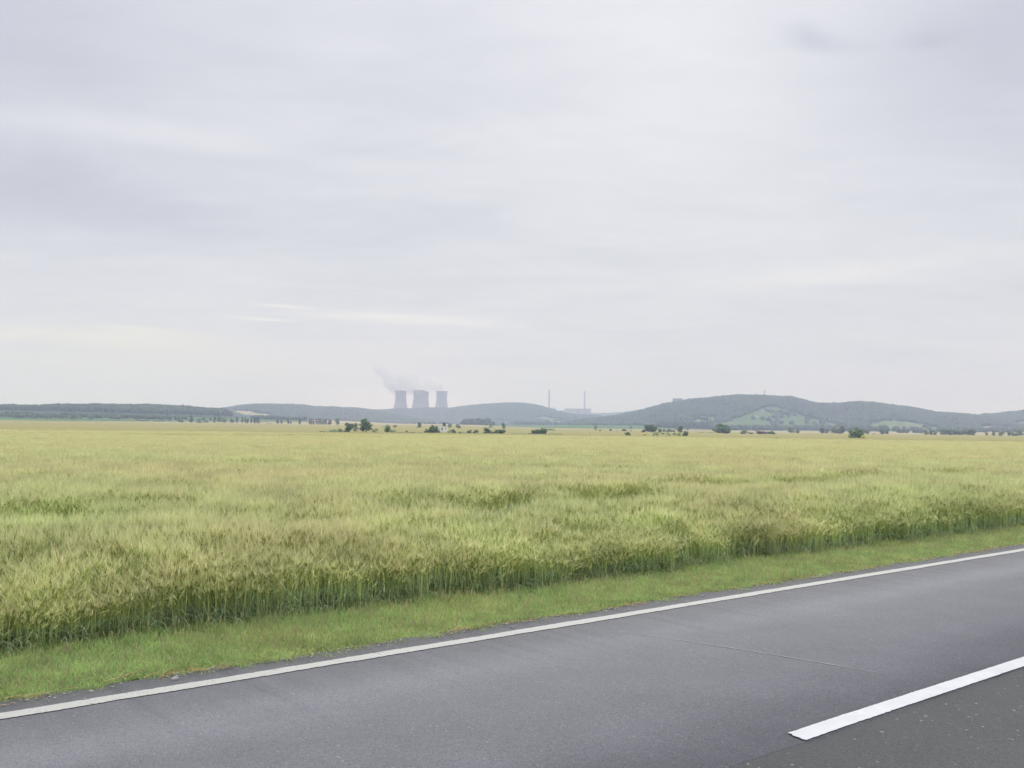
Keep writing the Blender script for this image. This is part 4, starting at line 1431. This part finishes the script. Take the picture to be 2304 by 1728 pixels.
# bush line in the middle of the field
rowset([('pale_bush', 250, 911, 105, 38, None, 'low light green bush at the left end of the bush line'), ('pale_bush', 342, 911, 78, 46, None, 'rounded light green bush left of the first large tree of the bush line'),
        ('tree', 448, 911, 118, 114, None, 'dark rounded tree, left one of the two large ones in the bush line'), ('pale_tree', 525, 911, 70, 110, None, 'paler tree touching the dark rounded tree on its right side'),
        ('tree', 650, 914, 155, 168, None, 'largest dark round tree of the bush line left of the hut'), ('pale_bush', 765, 914, 70, 46, None, 'small pale bush right beside the largest tree'),
        ('bush', 904, 911, 62, 92, None, 'upright dark bush standing between the largest tree and the hut'), ('pale_bush', 950, 911, 32, 42, None, 'narrow light bush right beside the upright dark bush'),
        ('pale_bush', 992, 912, 54, 32, None, 'small low light bush second to the right of the upright dark bush'), ('pale_bush', 1137, 914, 50, 30, None, 'tiny pale bush alone midway to the hut'),
        ('bush', 1290, 920, 60, 16, None, 'very low dark bush left of the bushes beside the hut'),
        ('bush', 1362, 916, 50, 50, None, 'small bush at the left end of the thicket beside the hut'), ('bush', 1405, 918, 80, 46, None, 'low spreading bush at the left front of the hut thicket'),
        ('bush', 1455, 918, 105, 94, None, 'tall bush with wide top immediately left of the white hut'), ('bush', 1500, 920, 80, 46, None, 'bush in front of the left corner of the white hut'),
        ('pale_bush', 1640, 921, 58, 34, None, 'low pale bush at the right foot of the white hut'), ('bush', 1686, 918, 55, 46, None, 'rounded bush a little right of the white hut'),
        ('pale_bush', 1760, 921, 66, 24, None, 'flat pale bush between the hut and the white tank'), ('pale_bush', 1815, 923, 60, 16, None, 'flattest pale strip bush left of the white tank'),
        ('bush', 1882, 922, 56, 42, None, 'round bush touching the white tank on its left'), ('bush', 1952, 922, 60, 42, None, 'round bush close to the right of the white tank')],
       700, 800, 5.267, 510, '', 'bushes in the middle of the field')
rowset([('tree', 238, 716, 88, 70, None, 'leaning dark bush at the left end of the group right of the tank'), ('pale_bush', 297, 720, 66, 46, None, 'light green bush second in the group right of the tank'),
        ('bush', 345, 720, 58, 42, None, 'small bush third in the group right of the tank'), ('bush', 400, 721, 108, 64, None, 'broad bush at the right end of the group right of the tank'),
        ('pale_bush', 540, 722, 80, 12, None, 'low grassy bush in the gap between the two bush groups'),
        ('dark_bush', 700, 731, 40, 16, None, 'tiny blackish low bush left of the three bushes'), ('bush', 794, 723, 64, 56, None, 'grey green bush, left one of the three close bushes'),
        ('bush', 846, 724, 56, 66, None, 'middle one of the three close bushes'), ('bush', 902, 724, 92, 80, None, 'largest and right one of the three close bushes'),
        ('pale_bush', 1000, 668, 90, 18, 950, 'whitish low bush on the far field right of the three bushes'),
        ('pale_bush', 1000, 742, 90, 10, None, 'low weedy bush in the field right below the three bushes')],
       1050, 840, 5.267, 510, '', 'bushes in the middle of the field')
# field trees half way to the hills
rowset([('tree', 1285, 852, 48, 66, None, 'tree alone on the far field between the hut and the towers, left of it'), ('bush', 1283, 853, 75, 12, None, 'low scrub at the foot of the lone far field tree'),
        ('brown_bush', 997, 847, 42, 26, None, 'brownish bush on the far field above the small light bushes'), ('bush', 865, 847, 56, 9, None, 'flat scrub on the far field right of the largest tree'),
        ('tree', 1580, 846, 44, 54, None, 'dark tree showing right behind the white hut roof'), ('pale_tree', 1645, 862, 54, 66, None, 'greyish tree just to the right behind the hut'),
        ('pale_tree', 1738, 862, 54, 60, None, 'greyish tree farther right behind the hut with low bush'), ('bush', 1760, 862, 22, 32, None, 'small dark bush at the foot of the farther greyish tree')],
       700, 800, 5.267, 950, '', 'trees on the far field')
rowset([('pale_tree', 277, 662, 58, 74, None, 'greyish tree behind the bush group right of the tank'), ('tree', 437, 662, 50, 74, None, 'dark oval tree right behind the bush group'),
        ('bush', 330, 660, 70, 8, None, 'flat dark scrub between the two trees behind the bush group'),
        ('pale_tree', 1527, 686, 46, 82, None, 'tall pale tree on the far field below the right chimney'), ('bush', 1580, 686, 26, 20, None, 'tiny bush right of the tall pale tree'),
        ('yellow_bush', 1468, 732, 60, 20, 480, 'low yellow green bush in the near field below the tall pale tree'), ('bush', 1705, 686, 36, 30, None, 'small round bush, second right of the tall pale tree'),
        ('dark_bush', 1787, 690, 46, 12, None, 'flat dark bush between small round bush and bush pair'), ('bush', 1857, 691, 34, 34, None, 'left bush of the pair left of the sparse tree'),
        ('bush', 1882, 691, 26, 28, None, 'right bush of the pair left of the sparse tree'), ('sparse_tree', 1945, 688, 50, 72, None, 'thin sparse tree with see-through crown'),
        ('bush', 1946, 690, 20, 18, None, 'tiny bush at the foot of the sparse tree'), ('bush', 1910, 732, 64, 38, 480, 'small conical bush in the near field below the sparse tree')],
       1050, 840, 5.267, 1000, '', 'trees on the far field')
# big clump and scattered bushes right of centre
rowset([('tree', 292, 602, 86, 100, None, 'left tall tree of the big clump in the field'), ('tree', 350, 604, 80, 106, None, 'middle tall tree of the big clump in the field'),
        ('tree', 388, 604, 66, 92, None, 'right tall tree of the big clump in the field'), ('bush', 250, 610, 40, 50, None, 'dark bush at the left edge of the big clump'),
        ('yellow_bush', 272, 627, 66, 26, 500, 'yellowish low bush in front of the big clump'), ('pale_bush', 392, 624, 84, 40, 500, 'pale bush at the right foot of the big clump'),
        ('tree', 446, 602, 54, 50, None, 'small tree right next to the big clump'), ('tree', 498, 590, 36, 36, 1000, 'left tree of the low pair right of the big clump'),
        ('tree', 548, 588, 60, 36, 1000, 'right broad tree of the low pair right of the big clump'), ('bush', 485, 613, 40, 14, 600, 'flat bush right of the pale bush below the clump'),
        ('pale_bush', 548, 626, 50, 42, 500, 'pale bush midway between the big clump and the slender tree'), ('pale_bush', 616, 620, 44, 28, 560, 'pale low bush left below the slender tree'),
        ('tree', 686, 608, 72, 94, None, 'slender leafy tree standing right of the big clump'), ('pale_bush', 666, 626, 64, 32, 500, 'pale bush at the foot of the slender leafy tree'),
        ('bush', 748, 626, 62, 52, 500, 'dark round bush right of the slender leafy tree'), ('tree', 638, 556, 40, 30, 1700, 'dim far tree behind the slender leafy tree'),
        ('tree', 770, 562, 34, 28, 1700, 'small dim far tree right above the dark round bush'), ('brown_bush', 590, 590, 60, 26, 1000, 'brownish bush left of the slender leafy tree'),
        ('dark_bush', 942, 602, 84, 13, 1000, 'flat blackish bush left of the broad dome shaped tree'), ('bush', 1050, 602, 80, 10, 1000, 'flattest bush touching the broad dome shaped tree'),
        ('bush', 1440, 600, 68, 32, None, 'low bush right of the broad dome shaped tree'), ('dark_bush', 1515, 602, 66, 14, None, 'flat blackish bush right of the broad dome shaped tree'),
        ('brown_bush', 1625, 600, 140, 30, None, 'wide flat reddish brown bush below the hill meadow'), ('bush', 1765, 602, 90, 22, None, 'low bush right of the wide reddish one'),
        ('yellow_bush', 645, 652, 34, 15, 380, 'bright yellow green tuft in the field below the slender tree'), ('yellow_bush', 238, 654, 44, 10, 380, 'faint low weed tuft in the field below the big clump'),
        ('yellow_bush', 1096, 654, 34, 11, 380, 'faint weed tuft in the field below the dome shaped tree'), ('pale_bush', 1280, 662, 120, 8, 380, 'flat weed patch in the field right below the dome tree'),
        ('yellow_bush', 1435, 658, 50, 9, 380, 'flat yellowish weed tuft in the field, left of the last patch'), ('pale_bush', 1820, 662, 90, 10, 380, 'flat weed patch in the field below the reddish bush')],
       1400, 860, 5.267, 850, '', 'trees and bushes right of the middle of the field')
plant('tree', 1400 + 1190 / 5.267, 974, 40, 20.5, 900, 'broad dome shaped tree in front of the hill meadow', 'trees and bushes right of the middle of the field')
plant('tree', 1400 + 1150 / 5.267, 974, 26, 14, 890, 'low left shoulder tree of the dome shaped one', 'trees and bushes right of the middle of the field')
plant('tree', 1400 + 1250 / 5.267, 974, 22, 12, 890, 'low right shoulder tree of the dome shaped one', 'trees and bushes right of the middle of the field')
# right part
rowset([('tree', 118, 459, 74, 52, None, 'broad low tree at the left end of the right hand tree line'), ('tree', 178, 460, 42, 44, None, 'small tree touching the broad low one on its right'),
        ('poplar', 397, 464, 50, 58, None, 'upright tree, first of the loose group left of the lone near bush'), ('tree', 441, 464, 40, 44, None, 'smaller tree, second of the loose group left of the lone near bush'),
        ('tree', 505, 465, 58, 60, None, 'rounded tree, third of the loose group left of the lone near bush'), ('tree', 548, 465, 40, 36, None, 'low tree filling the gap beside the tallest of the loose group'),
        ('poplar', 578, 466, 54, 78, None, 'tallest tree of the loose group left of the lone near bush'),
        ('tree', 650, 466, 38, 48, None, 'dim tree partly hidden by the left side of the lone near bush'), ('tree', 765, 468, 60, 48, None, 'dim tree close behind the right side of the lone near bush'),
        ('tree', 805, 469, 40, 40, None, 'last dim tree to the right behind the lone near bush'), ('bush', 862, 469, 18, 12, None, 'tiny bush just right of the dim trees'),
        ('tree', 935, 470, 55, 54, None, 'left half of the pale tree pair right of the lone near bush'), ('tree', 980, 470, 50, 50, None, 'right half of the pale tree pair right of the lone near bush'),
        ('bush', 700, 507, 100, 96, 520, 'large lone dark bush standing nearest in the field'), ('bush', 738, 508, 70, 80, 515, 'right lobe bush merged with the large lone bush'),
        ('yellow_bush', 770, 496, 34, 24, 505, 'small yellow shoot bush at the right foot of the large lone bush')],
       1750, 860, 3.993, 1280, '', 'trees in the right part of the field')
rowset([('tree', 1330, 474, 46, 44), ('tree', 1378, 474, 42, 46), ('tree', 1412, 474, 40, 38)], 1750, 860, 3.993, 1300, 'in the trio left of the dense tree row', 'trees in the trio left of the dense row')
rowset([('tree', 1480, 475, 50, 52), ('tree', 1512, 475, 36, 46), ('tree', 1540, 476, 50, 58), ('tree', 1580, 476, 48, 46), ('tree', 1618, 476, 50, 48), ('tree', 1660, 476, 48, 44), ('tree', 1700, 476, 46, 52),
        ('tree', 1732, 476, 40, 52), ('tree', 1755, 476, 46, 54)], 1750, 860, 3.993, 1280, 'in the dense dark tree row on the right', 'trees in the dense row on the right')
rowset([('tree', 1875, 476, 26, 30), ('tree', 1937, 476, 28, 34), ('tree', 2005, 478, 52, 42), ('tree', 2082, 478, 40, 36), ('tree', 2115, 479, 24, 26), ('bush', 2140, 480, 46, 26), ('tree', 2175, 480, 54, 50)],
       1750, 860, 3.993, 1250, 'among the spaced trees at the right picture edge', 'spaced trees at the right edge')


def balk():
    """uncut grass strip along the bush line"""
    n = 900
    x = rng.uniform(720, 1265, n); y = np.interp(x, [720, 960, 1265], [972.4, 974.2, 978])
    a, _ = px_az_tan(x, y)
    D = 498 + rng.normal(0, 2.5, n)
    X, Y = D * np.sin(a), D * np.cos(a)
    rot = np.stack([np.zeros(n), np.zeros(n), rng.uniform(0, 6.28, n)], 1)
    h = CROP_H + rng.uniform(.1, .5, n) * np.clip((fbm(x / 30, x * 0, 12, 3) - .2) * 2, .1, 1.4)
    pr = [c for c, t in KINDS['bush'][:2] + KINDS['pale_bush'][:2]]
    w = rng.uniform(1.2, 2.4, n)
    scatter('weeds', np.stack([X, Y, ground_z(X, Y)], 1), rot, np.stack([w, w, h], 1), rng.integers(0, 4, n), pr, 'uncut green strip of weeds along the bush line', 'weeds')


balk()

# ------------------------------------------------------------------ steam plumes
def steam_mat(dens):
    m, g, out = new_mat('steam')
    v = g.new('ShaderNodeVolumePrincipled')
    v.inputs['Color'].default_value = (.86, .86, .89, 1)
    v.inputs['Density'].default_value = dens
    g.put(out.inputs['Volume'], v.outputs[0])
    return m


def plume(pts, D, label, dens, seed):
    """pts: (photo x, y, radius px)"""
    r = np.random.default_rng(seed)
    bm = bmesh.new()
    for i in range(len(pts) - 1):
        x0, y0, r0 = pts[i]; x1, y1, r1 = pts[i + 1]
        n = max(3, int(math.hypot(x1 - x0, y1 - y0) / max(min(r0, r1), 1) * 2.2))
        for k in range(n):
            t = k / n; rr = (r0 + (r1 - r0) * t) * (1 + .25 * min(1, i))
            q = rr * r.uniform(.55, 1.0)
            x = x0 + (x1 - x0) * t + r.normal(0, .38) * rr; y = y0 + (y1 - y0) * t + r.normal(0, .35) * rr
            if i == 0 and k < 2: x, y, q = x0 + (x1 - x0) * t, y0 + (y1 - y0) * t, rr * .8
            p = at(x, y, D + r.normal(0, .4) * rr * D / FPX)
            bmesh.ops.create_icosphere(bm, subdivisions=2, radius=q * D / FPX, matrix=Matrix.Translation(p))
    for v in bm.verts:
        v.co += Vector(r.normal(0, 2.0, 3))
    me = bm_mesh('steam_plume', bm, steam_mat(dens))
    o = ob('steam_plume', me)
    tag(o, label, 'steam', 'steam plumes over the cooling towers', 'stuff')
    md = o.modifiers.new('union', 'REMESH'); md.mode = 'VOXEL'; md.voxel_size = 5.0; md.use_smooth_shade = True


plume([(902, 881, 12), (896, 872, 12), (888, 864, 13), (882, 855, 11), (868, 842, 10), (857, 832, 11), (848, 825, 6)], 5600, 'steam plume drifting up left from the leftmost tower, reaching highest', .019, 1)
plume([(943, 880, 12), (934, 872, 12), (918, 866, 13), (905, 858, 12), (897, 850, 11), (890, 845, 8)], 5550, 'thick steam plume above the two overlapping towers', .019, 2)
plume([(952.8, 883, 10), (944, 874, 11), (934, 864, 12), (926, 856, 10), (915, 850, 8)], 5850, 'steam plume from the half hidden tower mingling with its neighbour', .017, 3)
plume([(994, 882, 11), (986, 875, 9), (974, 867, 10), (962, 862, 9), (950, 858, 8)], 5680, 'thin steam plume trailing left from the rightmost tower', .016, 4)

# ------------------------------------------------------------------ haze
def haze():
    m, g, out = new_mat('haze')
    v = g.new('ShaderNodeVolumePrincipled')
    v.inputs['Color'].default_value = (.60, .685, 1.0, 1)
    v.inputs['Absorption Color'].default_value = (.95, .82, 1, 1)
    v.inputs['Density'].default_value = HAZE_DENSITY
    v.inputs['Anisotropy'].default_value = 0.0
    g.put(out.inputs['Volume'], v.outputs[0])
    bm = bmesh.new(); bm_box(bm, -17000, 17000, -17000, 17000, -75, 400)
    o = ob('haze', bm_mesh('haze', bm, m))
    tag(o, 'thin bluish haze lying over the whole plain', 'haze', kind='stuff')


haze()
